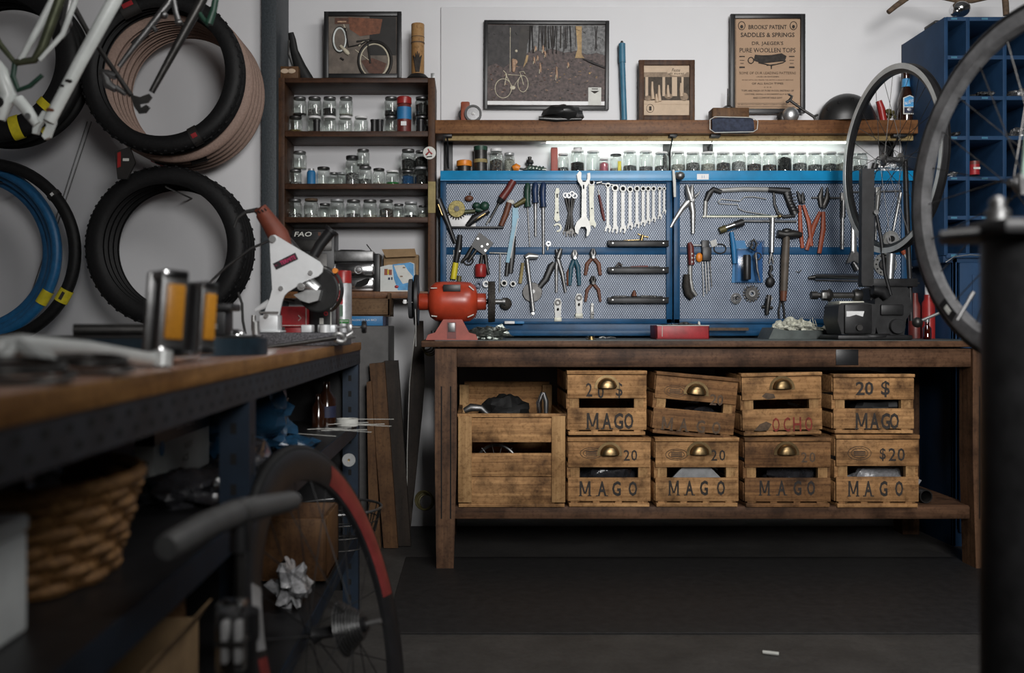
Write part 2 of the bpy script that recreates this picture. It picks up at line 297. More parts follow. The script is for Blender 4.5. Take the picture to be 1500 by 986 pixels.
def item(name,label,cat,Y,parts,group=None,peg=None,rot=None,kind=None,piv=None):
    if label in LABELS: print('DUPLABEL',label)
    LABELS.add(label)
    bs=[]
    for p in parts: bs.append((p,mkmb(p[1],p[2],Y,peg),[(q,mkmb(q[1],q[2],Y,peg)) for q in (p[3] if len(p)>3 else [])]))
    allv=[v for _,m,sub in bs for v in m.v]+[v for _,m,sub in bs for _,sm in sub for v in sm.v]
    lo=[min(v[i] for v in allv) for i in range(3)]; hi=[max(v[i] for v in allv) for i in range(3)]
    base=Vector(((lo[0]+hi[0])/2,(lo[1]+hi[1])/2,lo[2])) if piv is None else Vector(piv)
    if len(bs)==1 and not bs[0][2]:
        o=bs[0][1].build(name,None,base); o.location=base
    else:
        o=bpy.data.objects.new(name,None); o.empty_display_size=.05; C.objects.link(o); o.location=base
        for p,m,sub in bs:
            c=m.build(p[0],o,base)
            for q,sm in sub: sm.build(q[0],c,base)
    if rot: o.rotation_euler=rot
    setp(o,label,cat,group)
    if kind: o['kind']=kind
    return o
def W(fn): return ('w',fn)
def ea(name,mat,shapes): return [(name,mat,[s]) for s in shapes]
def struct(name,mat,fn):
    mb=MB(mat); fn(mb); o=mb.build(name); o['kind']='structure'; return o
# ================================================================== the room
YW=4.375; YL=4.15; YP=4.26
struct('floor','concrete',lambda m:m.b2((-2.7,-1.6,-.05),(3.6,4.6,0)))
struct('ceiling','ceiling_paint',lambda m:m.b2((-2.7,-1.6,2.95),(3.6,4.6,3.0)))
struct('wall_back','wall_paint',lambda m:m.b2((-.9,YW,0),(3.6,4.6,2.95)))
struct('wall_left','wall_paint',lambda m:(m.b2((-2.7,YL,0),(-.87,4.6,2.95)),m.b2((-2.7,-1.6,0),(-2.6,YL,2.95))))
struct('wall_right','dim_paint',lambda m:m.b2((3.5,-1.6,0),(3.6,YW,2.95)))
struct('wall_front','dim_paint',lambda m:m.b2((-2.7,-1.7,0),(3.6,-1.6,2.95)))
struct('pillar','pillar_paint',lambda m:m.b2((-.903,4.10,0),(-.838,YW+.02,2.95),.004))
q=P(646,11,YW)
struct('trim_1','panel_paint',lambda m:m.b2((q.x,YW-.012,.9),(3.5,YW,q.z),.003))
mat_=item('floor_mat','black rubber mat lying on the concrete in front of the workbench','mat',3,[(None,'rubber_mat',[W(lambda m:m.b2((-.26,2.84,0),(2.35,3.77,.006),.003))])])
item('cigarette_stub','tiny white stub lying on the bare floor','litter',2.7,[(None,'off_white',[W(lambda m:m.cyl((.813,2.67,.006),(.853,2.655,.006),.005,8))])])
cam=bpy.data.cameras.new('camera'); co=bpy.data.objects.new('camera',cam); C.objects.link(co); sc.camera=co
co.location=(0,0,HC); co.rotation_euler=(R(90),0,0); cam.sensor_width=36; cam.lens=F/1500*36; cam.shift_x=(750-VX)/1500; cam.shift_y=-(493-VY)/1500
cam.dof.use_dof=True; cam.dof.focus_distance=3.95; cam.dof.aperture_fstop=3.2; cam.clip_start=.05
def light(name,loc,target,sx,sy,power,col):
    l=bpy.data.lights.new(name,'AREA'); l.shape='RECTANGLE'; l.size=sx; l.size_y=sy; l.energy=power; l.color=col
    o=bpy.data.objects.new(name,l); C.objects.link(o); o.location=loc
    o.rotation_euler=(Vector(target)-Vector(loc)).to_track_quat('-Z','Y').to_euler(); return o
lw_=light('window_light',(.95,-1.0,2.0),(1.0,4.3,1.5),1.2,1.0,34,(1,.985,.97)); lw_.data.spread=R(78)
lc_=light('ceiling_light',(1.25,1.7,2.85),(.7,3.4,.6),1.2,.6,33,(1,.98,.955))
w=bpy.data.worlds.new('world'); sc.world=w; w.use_nodes=True; w.node_tree.nodes['Background'].inputs[0].default_value=(.5,.52,.55,1); w.node_tree.nodes['Background'].inputs[1].default_value=.02
sc.view_settings.view_transform='Standard'; sc.view_settings.look='None'; sc.view_settings.exposure=0; sc.view_settings.gamma=1; sc.view_settings.use_curve_mapping=False
# ================================================================== workbench
YB=3.59; kB=F/YB
def bx(px): return (px-VX)/kB
def bz(py): return HC-(py-VY)/kB
ZT=bz(499.)
def bench():
    xl,xr=bx(617),bx(1478)
    def top(m):
        m.b2((xl,YB-.01,bz(508.5)),(xr,4.31,ZT-.001),.004)
    def lino(m): m.b2((xl+.05,YB+.002,ZT-.002),(xr-.01,4.305,ZT+.001))
    def leg(x0,x1,y0,y1,tx=.012,inner=1):
        def f(m):
            out=[(x0,bz(511)),(x1,bz(511)),(x1,.42),(x1-tx if inner>0 else x1,0),(x0+(.006 if inner>0 else tx),0),(x0,.42)]
            m.prism([(x,y0,z) for x,z in out],(0,y1-y0,0))
            if y0<3.8:
                m.use('dark_hole')
                for gx in (.3,.72): m.b2((x0+(x1-x0)*gx-.0025,y0-.0006,bz(760)),(x0+(x1-x0)*gx+.0025,y0+.001,bz(566)))
        return W(f)
    parts=[('tabletop','bench_wood',[W(top)],[('linoleum_cover','linoleum',[W(lino)])]),
     ('front_rail','bench_wood',[W(lambda m:m.b2((bx(669),YB+.012,bz(538)),(bx(1425),YB+.045,bz(511)),.003))],[('metal_plate','black_frame',[W(lambda m:m.b2((bx(1226),YB+.009,bz(535)),(bx(1259),YB+.013,bz(512)),.001))])]),
     ('back_rail','bench_wood',[W(lambda m:m.b2((bx(669),4.26,bz(538)),(bx(1425),4.29,bz(511))))]),
     ('leg','bench_wood_z',[leg(bx(637),bx(669),YB,YB+.09)]),('leg','bench_wood_z',[leg(bx(1425),bx(1458),YB,YB+.1,.012,-1)]),
     ('leg','bench_wood_z',[leg(bx(637),bx(669),4.2,4.29)]),('leg','bench_wood_z',[leg(bx(1425),bx(1458),4.2,4.29,.012,-1)]),
     ('lower_shelf','bench_wood',[W(lambda m:(m.b2((bx(664),YB+.03,bz(747)),(bx(1425),4.25,bz(743))),m.b2((bx(664),YB+.02,bz(762)),(bx(1425),YB+.05,bz(743.5)),.003)))]),
     ('side_rail','bench_wood',[W(lambda m:m.b2((bx(664)-.03,YB+.09,bz(762)),(bx(664),4.2,bz(744))))]),('side_rail','bench_wood',[W(lambda m:m.b2((bx(1425),YB+.1,bz(762)),(bx(1425)+.03,4.2,bz(744))))])]
    item('workbench','long dark wooden workbench carrying the red grinder and black vise','workbench',YB,parts)
bench()
# ------------------------------------------------------------------ crates
ZS=bz(743)+.0005
def crate(x0,x1,y0,y1,label,front,depth=.40,handle=None,wood_='crate_wood',rot=0,yf=3.60,up=.45):
    s=yf/F
    a=P(x0,y1,yf); b=P(x1,y0,yf); X0,X1,Z0,Z1=a.x,b.x,a.z,b.z; Wd=X1-X0; H=Z1-Z0; D=depth; t=.009
    def z(fr): return Z1-fr*H
    def body(m):
        m.b2((X0,yf,z(.43)),(X1,yf+t,z(.065)),.002)                    # upper front slat
        m.b2((X0,yf,z(.92)),(X1,yf+t,z(.58)),.002)                     # lower front slat
        m.b2((X0+.004,yf-.001,Z0),(X1-.004,yf+D,z(.945)),.002)            # bottom boards
        for i in range(4): m.b2((X0+.01+i*Wd*.27,yf+.003,z(.95)),(X0+.035+i*Wd*.27,yf+.02,z(.92)))
        for xx in (X0,X1-t):                                           # side slats
            for (u,v) in ((.03,.3),(.36,.6),(.66,.92)): m.b2((xx-.003,yf+.012,z(v)),(xx+t+.003,yf+D-.012,z(u)),.002)
        m.b2((X0,yf+D-t,z(.43)),(X1,yf+D,z(.02)),.002); m.b2((X0,yf+D-t,z(.92)),(X1,yf+D,z(.56)),.002)
        m.use('crate_post')
        for xx in (X0+.01,X1-.045):
            for yy in (yf+t,yf+D-t-.022): m.b2((xx,yy,z(.94)),(xx+.035,yy+.022,z(.03)))
    parts=[('body',wood_,[W(body)]),('lid_board',wood_,[W(lambda m:m.b2((X0-.002,yf-.004,z(.055)),(X1+.002,yf+.05,Z1),.002))])]
    for (kind,mat,shs) in front: parts[0][2].extend([('m',mat)]+shs)
    if handle:
        hx,hy=handle
        def hd(m):
            c=P(hx,hy+6,yf)
            m.ring((c.x,yf-.0005,c.z),(0,1,0),[(.0475,0),(.0475,-.003),(.038,-.003),(.038,0)],24,0,PI)
            m.b2((c.x-.0475,yf-.003,c.z-.004),(c.x+.0475,yf,c.z+.002))
            n=12; vs=[];fs=[]                                            # the cup: quarter dome open below
            for i in range(n+1):
                al=PI*i/n
                for j in range(7):
                    be=PI/2*j/6; r=.036*math.sin(be) ; vs.append((c.x+.036*math.cos(al)*1.0*(math.sin(be)**.6),yf-.028*math.cos(be)**.8,c.z+.036*math.sin(al)*math.sin(be)**.6*1.0))
            for i in range(n):
                for j in range(6): fs.append([i*7+j,i*7+j+1,(i+1)*7+j+1,(i+1)*7+j])
            m.add(vs,fs,True)
            vs=[];fs=[]
            for j in range(7):
                be=PI/2*j/6
                vs+= [(c.x-.036*math.sin(be)**.6,yf-.028*math.cos(be)**.8,c.z),(c.x+.036*math.sin(be)**.6,yf-.028*math.cos(be)**.8,c.z)]
            for j in range(6): fs.append([2*j,2*j+1,2*j+3,2*j+2])
            m.add(vs,fs,False)
        parts.append(('cup_handle','old_brass',[W(hd)]))
    return item('fruit_crate',label,'crate',yf,parts,'stencilled fruit crates under the bench',rot=(0,R(rot),0) if rot else None,piv=((X0+X1)/2,yf+D/2,(Z0+Z1)/2) if rot else None)
def mago(xs,y,h,w,dy=-.0006):
    out=[]; t=.0004
    for ch,x in zip('MAGO',xs):
        if ch=='M':
            q=w*1.12
            for sx in (-1,1):
                out.append(('b',x+sx*q*.42-q*.09,y-h*.5,x+sx*q*.42+q*.09,y+h*.5,t,dy,0))
                out.append(('p',[(x+sx*q*.5,y-h*.5),(x+sx*q*.3,y-h*.5),(x-sx*q*.03,y+h*.3),(x+sx*q*.09,y+h*.36)],t,dy-.0001))
                out.append(('b',x+sx*q*.42-q*.17,y+h*.43,x+sx*q*.42+q*.17,y+h*.5,t,dy-.0002,0))
        else:
            out.append(('txt',ch,x,y,h,w*.92,dy,.03))
            if ch=='A':
                for sx in (-.42,.42): out.append(('b',x+sx*w*1.05-w*.18,y+h*.43,x+sx*w*1.05+w*.18,y+h*.5,t,dy-.0002,0))
    return out
def tx(t,x,y,h,w,b=.012): return ('txt',t,x,y,h,w,-.0006,b)
def oval(x,y,rx=16,ry=8):
    s=3.6/F
    def f(m):
        for q in (1.,.72):
            m.tube([P(x+rx*q*math.cos(a),y+ry*q*math.sin(a),3.6)+Vector((0,-.0002,0)) for a in [i*2*PI/28 for i in range(28)]],.0011,5,True)
        for dy in (-2.5,0,2.5): m.b2(tuple(P(x-rx*.5,y+dy-.7,3.6)-Vector((0,.0007,0))),tuple(P(x+rx*.5,y+dy+.7,3.6)))
    return W(f)
L='lettering'
crate(831,947,543,637.5,'upper fruit crate with brass pull, next to the big plain crate',[(L,'ink',[tx('2',863,571,20,9),tx('0',880,574,20,9),tx('$',907,572,23,10)]+mago((868,889,906,921),617,24,15))],handle=(889,562))
crate(832,953,641,742.5,'lower fruit crate with brass cup pull, directly right of the big plain crate',[(L,'ink',[tx('2',918,667,16,9),tx('0',929,667,16,9),oval(866,664)]+mago((857,882,903,927),716,22,14))],handle=(893,660))
crate(958,1078,549,639.5,'upper fruit crate hanging askew, sloping down to the right',[(L,'pale_ink',[tx('2',1044,583,16,10),tx('0',1054,583,16,9),oval(987,576)]+mago((980,1004,1029,1052),624,19,14))],handle=(1018,571),rot=5.2,wood_='crate_dark')
crate(960,1082,641,742.5,'lower fruit crate with brass pull, directly below the askew crate',[(L,'ink',[tx('2',1046,667,16,9),tx('0',1058,667,16,9),oval(991,666)]+mago((987,1010,1031,1056),715,22,13))],handle=(1024,659))
crate(1087,1204,546,637.5,'upper fruit crate with faded red lettering and brass pull',[(L,'ink_red',[tx('O',1136,622,21,11),tx('C',1152,622,21,10),tx('H',1167,622,21,12),tx('O',1184,622,21,11)]),('stain','pale_ink',[('p',[(1104,630),(1112,621),(1122,617),(1130,621),(1124,630),(1113,631)],.0004,-.0006),('p',[(1116,580),(1122,575),(1134,577),(1136,583),(1124,585)],.0004,-.0006)])],handle=(1146,563),rot=-1.2)
crate(1091,1217,641,743,'lower soot stained fruit crate with brass pull, under the red lettered crate',[(L,'ink',mago((1120,1145,1168,1188),715,22,13)),('stain','pale_ink',[tx('2',1178,670,15,9),tx('0',1190,670,15,9)])],handle=(1152,659),wood_='crate_dark')
crate(1221,1339,548,635,'upper rightmost fruit crate with bold black lettering and no pull',[(L,'ink',[tx('2',1260,569,20,13,.02),tx('0',1273,569,20,13,.02),tx('$',1297,570,24,13,.02)]+mago((1262,1281,1297,1310),617,24,15))])
crate(1225,1346,637,743.5,'lower rightmost fruit crate with oval stamp and no pull',[(L,'ink',[tx('$',1293,666,19,9),tx('2',1307,666,19,11),tx('0',1320,666,19,11),oval(1259,664,17,10)]+mago((1250,1272,1294,1317),716,23,13))])
def big_crate():
    yf=3.60; a=P(671,743,yf); b=P(828,607,yf); X0,X1,Z0,Z1=a.x,b.x,a.z,b.z; D=.5
    def z(py): return HC-(py-VY)*yf/F
    def fr(m):
        for (u,v) in ((612,648),(664,698),(699,738)): m.b2((X0+.04,yf,z(v)),(X1-.04,yf+.01,z(u)),.002)
        m.b2((X0-.003,yf-.006,z(611)),(X1+.003,yf+.02,z(606)),.002)
        m.b2((X0+.002,yf-.002,Z0),(X1-.002,yf+D,z(738)),.002)
        for xx in (X0,X1-.01):
            for (u,v) in ((608,650),(664,697),(700,734)): m.b2((xx-.003,yf+.03,z(v)),(xx+.013,yf+D-.02,z(u)),.002)
        m.b2((X0+.02,yf+D-.012,z(735)),(X1-.02,yf+D,z(570)),.002)
    def ps(xx,k): return W(lambda m: m.b2((xx,yf-.008,z(736)),(xx+.052,yf+.022,z(609)),.003) if k else m.b2((xx,yf+D-.04,z(736)),(xx+.04,yf+D-.012,z(575))))
    item('large_crate','large plain wooden crate beside the left bench leg, without lettering','crate',yf,[('body','crate_wood',[W(fr)]),*[('corner_post','crate_post',[ps(xx,k)]) for xx in (X0,X1-.052) for k in (1,0)]])
    def lump(n,lab,cat,mat,c,r,j): item(n,lab,cat,yf,[(None,mat,[W(lambda m:m.ell(c,r,24,14,j))])])
    lump('inner_tube','black rubber bundle heaped on top of the large plain crate','tube','black_rubber',(bx(745),3.85,bz(622)),(.11,.1,.09),.2)
    item('brake_lever','dull steel brake lever lying on the large crate at left','bike part',3.75,[(None,'dull_steel',[('t',[(680,602),(690,597),(705,598),(716,608)],[4,6,5,3])])])
    item('caliper_brake','chrome caliper sticking up from the large crate at right','bike part',3.75,[('arm','chrome',[('t',[(790,606),(789,590),(795,575)],[3,4,3])]),('arm','dull_steel',[('t',[(800,607),(800,588),(796,575)],[3,4,3])])])
    item('small_wheel','small spoked wheel seen through the gap of the large crate','wheel',3.72,[('rim','dull_steel',[W(lambda m:m.tor(P(728,684,3.72),(.3,1,0),.085,.006,40,8))]),('spoke','steel',[W(lambda m:[m.cyl(P(728,684,3.72),P(728+36*math.cos(a),684+36*math.sin(a),3.72),.0011,5) for a in [i*PI/7 for i in range(14)]])])])
big_crate()
for (x,y,rx,ry,lab,mt) in ((893,690,48,17,'crumpled black plastic bag inside the lower crate beside the large crate','plastic_bag'),(1022,606,40,12,'shiny black plastic inside the askew crate','plastic_bag'),(1160,692,40,15,'black plastic bag inside the soot stained crate','plastic_bag'),(1290,694,48,16,'clear plastic bag inside the lower rightmost crate','clear_bag'),(1290,591,40,14,'dark tangle of tubes inside the upper rightmost crate','black_rubber')):
    item('plastic_bag' if 'bag' in mt else 'tube_tangle',lab,'bag' if 'bag' in mt else 'tubes',3.72,[(None,mt,[('s',x,y+8,rx,ry+6,28,0,.25)])])
item('white_plate','pale grey plate inside the lower crate under the askew crate','plate',3.64,[(None,'label_silver',[('p',[(985,700),(1000,684),(1015,682),(1040,684),(1056,700)],.01)])])
item('dark_pipe','dark steel pipe lying on the bench shelf right of the crates','pipe',3.8,[(None,'dark_steel',[W(lambda m:m.lathe([(.022,0),(.026,0),(.026,.4),(.022,.4),(.022,0)],(bx(1362)+.02,3.66,ZS+.027),(-.12,1,0),20))])])
# ================================================================== pegboard
def pegboard():
    def bl(mat,x0,y0,x1,y1,Y0,th,bev=.002): return (mat,[W(lambda m:m.b2((P(x0,0,Y0).x,Y0,P(0,y1,Y0).z),(P(x1,0,Y0).x,Y0+th,P(0,y0,Y0).z),bev))])
    def B(n,*a): mt,s=bl(*a); return (n,mt,s)
    parts=[B('perforated_panel','perforated_steel',652,266,980,470,YP,.003,0),B('perforated_panel','perforated_steel',990,266,1327,470,YP,.003,0)]
    fr=lambda *a:B('frame_rail',*a)
    for x0,x1 in ((645,654),(976,985),(987,996),(1321,1336)): parts.append(fr('peg_blue',x0,264,x1,474,YP-.012,.03))
    for x0,x1 in ((645,985),(987,1336)):
        parts.append(fr('peg_blue',x0,467,x1,474.5,YP-.012,.03)); parts.append(fr('peg_blue',x0+6,362,x1-6,373,YP-.002,.008,.001)); parts.append(fr('peg_blue',x0,262,x1,269,YP-.010,.03))
    parts.append(B('base_panel','peg_blue',645,473,1336,492,YP-.005,.03)); parts.append(B('base_panel','peg_blue',650,484,1332,492,YP-.012,.01))
    def ledge(m):
        z1=P(0,250,4.232).z; z0=P(0,264.5,4.232).z; xl=P(645,0,4.232).x; xr=P(1338,0,4.232).x
        m.b2((xl,4.232,z0),(xr,4.238,z1),.002); m.b2((xl,4.232,z1-.005),(xr,4.355,z1),.001); m.b2((xl,4.232,z0),(xr,4.256,z0+.003))
    parts.append(('jar_ledge','ledge_blue',[W(ledge)],[('price_label','white_plastic',[W(lambda m:m.b2(tuple(P(1021,263,4.2312)),tuple(P(1038,255,4.2335)))),('m','blue_print'),W(lambda m:put_text(m,'11',P(1030,259,4.2308),.012))])]))
    parts.append(B('back_frame','peg_blue',650,270,1330,280,4.28,.06))
    item('tool_board','blue perforated steel tool board with two panels above the bench','tool board',YP,parts)
pegboard()
# ================================================================== shelf above
def top_shelf():
    y0=4.2; a=P(637,195.5,y0); b=P(1358,175.5,y0)
    parts=[('plank','shelf_wood',[W(lambda m:m.b2((a.x,y0,a.z),(b.x,YW-.012,b.z),.003))]),
      ('batten','pale_wood',[W(lambda m:m.b2((P(652,0,4.24).x,4.245,a.z-.022),(P(1345,0,4.24).x,4.27,a.z),.002))])]
    for x,x2,yb,mt in ((650,663,250,'black_iron'),(973,984,252,'black_iron'),(1032,1046,222,'black_iron'),(1292,1312,245,'black_iron')):
        def f(m,x=x,x2=x2,yb=yb):
            Y=4.33; m.b2((P(x,0,Y).x,4.35,P(0,yb,Y).z),(P(x2,0,Y).x,4.363,a.z),.002)
            m.b2((P(x,0,Y).x,4.21,a.z-.012),(P(x2,0,Y).x,4.36,a.z),.002)
            m.prism([(P((x+x2)/2,0,Y).x-.003,4.355,P(0,yb-8,Y).z),(P((x+x2)/2,0,Y).x-.003,4.225,a.z-.01),(P((x+x2)/2,0,Y).x-.003,4.25,a.z-.01),(P((x+x2)/2,0,Y).x-.003,4.355,P(0,yb-2,Y).z)],(.006,0,0))
        parts.append(('bracket',mt,[W(f)]))
    item('wall_shelf','long varnished plank shelf holding frames, helmet and bottle','shelf',y0,parts)
    zt=a.z-.014
    item('tube_lamp','lit fluorescent tube lamp fixed under the plank shelf','lamp',4.3,[('tube','tube_light',[W(lambda m:m.cyl((P(800,0,4.3).x,4.295,zt-.002),(P(1240,0,4.3).x,4.295,zt-.002),.011,16))]),('housing','white_plastic',[W(lambda m:m.b2((P(793,0,4.3).x,4.275,zt+.006),(P(1247,0,4.3).x,4.33,zt+.0135),.002))]),
      ('end_cap','white_plastic',[W(lambda m:m.b2((P(791,0,4.3).x,4.28,zt-.014),(P(800,0,4.3).x,4.31,zt+.008),.002))]),('end_cap','white_plastic',[W(lambda m:m.b2((P(1240,0,4.3).x,4.28,zt-.014),(P(1249,0,4.3).x,4.31,zt+.008),.002))])])
top_shelf()
# ================================================================== left shelving unit
def unit():
    y0=4.15
    def brd(ya,yb,x0=409,x1=636): 
        return W(lambda m:m.b2((P(x0,0,y0).x,y0,P(0,yb,y0).z),(P(x1,0,y0).x,YW-.004,P(0,ya,y0).z),.002))
    parts=[('side_panel','unit_wood_z',[W(lambda m:m.b2((P(408,0,y0).x,y0-.003,P(0,440,y0).z),(P(417,0,y0).x,YW-.003,P(0,114,y0).z),.002))]),
      ('side_panel','unit_wood_z',[W(lambda m:m.b2((P(627,0,y0).x,y0-.003,P(0,440,y0).z),(P(637,0,y0).x,YW-.003,P(0,114,y0).z),.002))],[('yellow_strap','tape_yellow',[W(lambda m:m.b2(tuple(P(627,312,y0-.006)),tuple(P(638,266,y0-.002)),.001))])])]
    for ya,yb in ((114,121),(192,200),(269,277),(318,326),(427,437)): parts.append(('shelf_board','unit_wood' if ya<400 else 'shelf_wood',[brd(ya,yb,417,627)]))
    parts.append(('shelf_board','shelf_wood',[brd(427.5,436.5,496,612)])) if False else None
    item('jar_shelf','dark wooden wall shelf unit filled with glass jars, beside the pillar','shelf unit',y0,[p for p in parts if p])
    item('round_badge','round white badge with red emblem pinned on the shelf post','badge',y0-.008,[('disc','off_white',[('c',629,224,9.5,.004)]),('emblem','red_plastic',[('t',[(624,227,-.001),(629,222,-.001),(633,226,-.001)],1.4),('t',[(629,222,-.001),(627,218,-.001)],1.),('m','black_plastic'),('t',[(625,230,-.001),(633,229,-.001)],.8)])])
unit()
# ================================================================== jars
ORD=['first','second','third','fourth','fifth','sixth','seventh','eighth','ninth','tenth','eleventh','twelfth','thirteenth','fourteenth']
JC={}
def jar(x,yb,yt,rp,Y,label,group,fill=.45,cont='bolts',lid='label_silver',name='glass_jar',zb=None,lidh=.12):
    """one jar: glass body with shoulder, screw lid, and its contents; meshes shared between equal jars"""
    s=Y/F; h=(yb-yt)*s; r=rp*s; key=(round(h,3),round(r,3),fill,cont,lid,lidh)
    if key not in JC:
        g=MB('jar_glass'); g.lathe([(0,.001),(r*.9,.001),(r,.004),(r,h*.68),(r*.97,h*.76),(r*.80,h*.86),(r*.80,h*.93),(r*.76,h*.93)],(0,0,0),(0,0,1),20)
        l=MB(lid); l.lathe([(0,h*(1-lidh)),(r*.86,h*(1-lidh)),(r*.88,h*(1-lidh)+.001),(r*.88,h-.002),(r*.84,h),(0,h)],(0,0,0),(0,0,1),20)
        ms=[('glass',g),('lid',l)]
        if fill>0:
            c=MB(cont); n=16; H=h*.74*fill
            c.lathe([(0,.003),(r*.9,.003),(r*.93,.006),(r*.93,H*.92),(r*.6,H*1.02),(r*.25,H*1.1),(0,H*1.05)],(0,0,0),(0,0,1),n,2*PI,.03); ms.append(('contents',c))
        JC[key]=[(n,m.build(n)) for n,m in ms]; first=True
    else: first=False
    t=bpy.data.objects.new(name,None); t.empty_display_size=.03; C.objects.link(t)
    b=P(x,yb,Y); t.location=b if zb is None else (b.x,Y,zb); t.rotation_euler=(0,0,(x*7.3)%6.28)
    for n,o in JC[key]:
        if first: c=o
        else: c=o.copy(); C.objects.link(c)
        c.parent=t
    if label in LABELS: print('DUP',label)
    LABELS.add(label); setp(t,label,'jar',group); return t
YJ=4.287; ZL=P(0,250,4.232).z+.0005; GL='glass jars on the blue ledge'
for i,(x,r,yt,fill,ct,lid) in enumerate([(825,8,226,.35,'bolts','white_plastic'),(846,10.5,221,.6,'bolts_black','white_plastic'),(869,10.3,222,.12,'bolts_pale','white_plastic'),(902,9,227,.3,'bolts_pale','black_frame'),(922.5,10.2,222,.42,'bolts','white_plastic'),(946,10.2,222,.36,'bolts','white_plastic'),(969,10.4,224,.42,'bolts','white_plastic')]):
    jar(x,253.5,yt,r,YJ,f'glass jar of {["pale","black","few pale","yellow tagged","dark steel","grey steel","mixed steel"][i]} parts, {ORD[i]} on the ledge right of the red box',GL,fill,ct,lid,zb=ZL,lidh=.09)
conts=[(.5,'bolts_pale'),(.62,'bolts'),(.55,'bolts_pale'),(.62,'bolts_mix'),(.7,'bolts_light'),(.55,'bolts_mix'),(.5,'bolts_mix'),(.95,'bolts_black'),(.6,'bolts'),(.5,'bolts'),(.55,'bolts'),(.6,'bolts_pale'),(.45,'bolts')]
for i,x in enumerate((993,1015,1037,1059.5,1082,1104.5,1127,1149,1171.5,1193.5,1215.5,1236,1260)):
    jar(x,253.5,224 if i!=0 else 223,10.4,YJ,f'glass jar above the right panel, {ORD[i]} from the panel left end',GL,conts[i][0],conts[i][1],'white_plastic',zb=ZL,lidh=.09)
def ledge(name,label,cat,parts,dy=0,**k): 
    o=item(name,label,cat,YJ+dy,parts,**k); return o
jar(885,253.5,233,7,YJ,'short jar with pink content on the ledge between taller jars',GL,.9,'pink_liquid','white_plastic',zb=ZL)
jar(727,253.5,219,9.8,YJ,'wide jar with mixed bits on the ledge left end',GL,.7,'bolts_mix','white_plastic',zb=ZL)
jar(746,253.5,224,8.2,YJ+.02,'grey filled jar beside the orange knob on the ledge',GL,.9,'bolts_pale','label_silver',zb=ZL)
ledge('round_tin','orange lidded round tin at the left end of the blue ledge','tin',[('body','dark_steel',[('l',680,253,[(0,0),(10,0),(10,9),(0,9)])]),('lid','orange_plastic',[('l',680,253,[(0,9),(11,9),(11.5,10),(11,17),(8,18),(0,18)])])])
ledge('stacked_canister','smoky canister with green lid and yellow band on the ledge','canister',[('body','dark_steel',[('l',704,253,[(0,0),(9.6,0),(9.6,14),(0,14)]),('l',704,253,[(0,19),(9.6,19),(9.6,32),(0,32)])]),('yellow_band','tape_yellow',[('l',704,253,[(0,14),(10.2,14),(10.2,19),(0,19)])]),('lid','green_handle',[('l',704,253,[(0,32),(10.2,32),(10.2,38),(0,38.5)])])])
ledge('screwdriver','short screwdriver with orange knob handle on the ledge','screwdriver',[('handle','orange_plastic',[('t',[(751,247),(756,245),(761,247)],[4,6,4.5])]),('blade','dark_steel',[('t',[(761,247),(772,249)],1.6)])],dy=-.03)
ledge('drill_bit_bundle','bundle of green wrapped drill bits lying on the ledge','drill bits',[('bundle','foil',[('t',[(766,250),(778,246),(800,249)],[2.5,4.5,3.2])]),('wrap','green_handle',[('t',[(772+i*5,250-i*.2),(776+i*5,243+i*.4)],1.3,-.014) for i in range(5)])],dy=-.02)
ledge('spool_fitting','dark metal fitting standing behind the drill bits','fitting',[(None,'dark_steel',[('l',776,253,[(0,0),(10,0),(8,6),(4,9),(4,12),(6,14),(5,18),(2.5,19),(3,23),(0,24)])])],dy=.04)
ledge('red_box','narrow upright red cardboard box on the ledge','box',[('box','red_base',[('b',807,218,816.5,253.3,.035,-.015)]),('flap','dark_red',[('b',807.2,216.5,816.2,219,.03,-.013)])])
item('square_block','dark square block lying on a jar lid','block',YJ,[(None,'dull_steel',[('b',840,216.5,852,221.2,.03,-.015)])])
item('yellow_tag','yellow tag leaning on the fourth ledge jar','tag',YJ-.035,[(None,'yellow',[('b',905,236,910,253,.003)])])
item('metal_scraps','heap of shiny scrap parts at the right end of the ledge','scraps',YJ,[(None,'silver_heap',[('s',1294,243,15,12,9,0,.3),('s',1315,246,12,9,9,0,.3)])],kind=None)
# ----- jars in the left unit
YU=4.24
def uj(rows,shelf):
    for (x,yb,yt,r,fill,ct,lid,lab,dy) in rows: jar(x,yb,yt,r,YU+dy,lab,'glass jars in the shelf unit',fill,ct,lid)
def yb_(front): # where the board top meets YU
    z=P(0,front,4.15).z; return z
def base(front,Y): return VY-(yb_(front)-HC)*F/Y
B1,B2,B3=192,269,318
lo=lambda B,dy: base(B,YU+dy)-.15
top=[]
for i,(x,ct,f,lid) in enumerate([(433,'bolts_brass',.35,'dark_steel'),(461,'bolts_pale',.3,'white_plastic'),(483,'bolts_pale',.1,'white_plastic'),(506,'bolts_pale',.12,'white_plastic'),(529,'bolts_black',.2,'white_plastic'),(573,'bolts_pale',.3,'dull_steel'),(618,'bolts_black',.7,'dull_steel')]):
    b=lo(B1,0); jar(x,b,b-27,10.3,YU,f'lower glass jar on the top jar shelf, {ORD[i]} jar from left','glass jars in the shelf unit',f,ct,lid)
for i,(x,ct,f,lid) in enumerate([(439,'bolts_black',.2,'dull_steel'),(461,'bolts',.5,'dull_steel'),(483,'bolts_black',.55,'dull_steel'),(507,'bolts_pale',.15,'dull_steel'),(573,'bolts_black',.4,'dull_steel'),(618,'bolts_black',.85,'dull_steel')]):
    b=lo(B1,0)-27.1; jar(x,b,b-28,10.3,YU+(.01 if i in (1,2) else .0),f'upper stacked glass jar on the top jar shelf, {ORD[i]} from left','glass jars in the shelf unit',f,ct,lid)
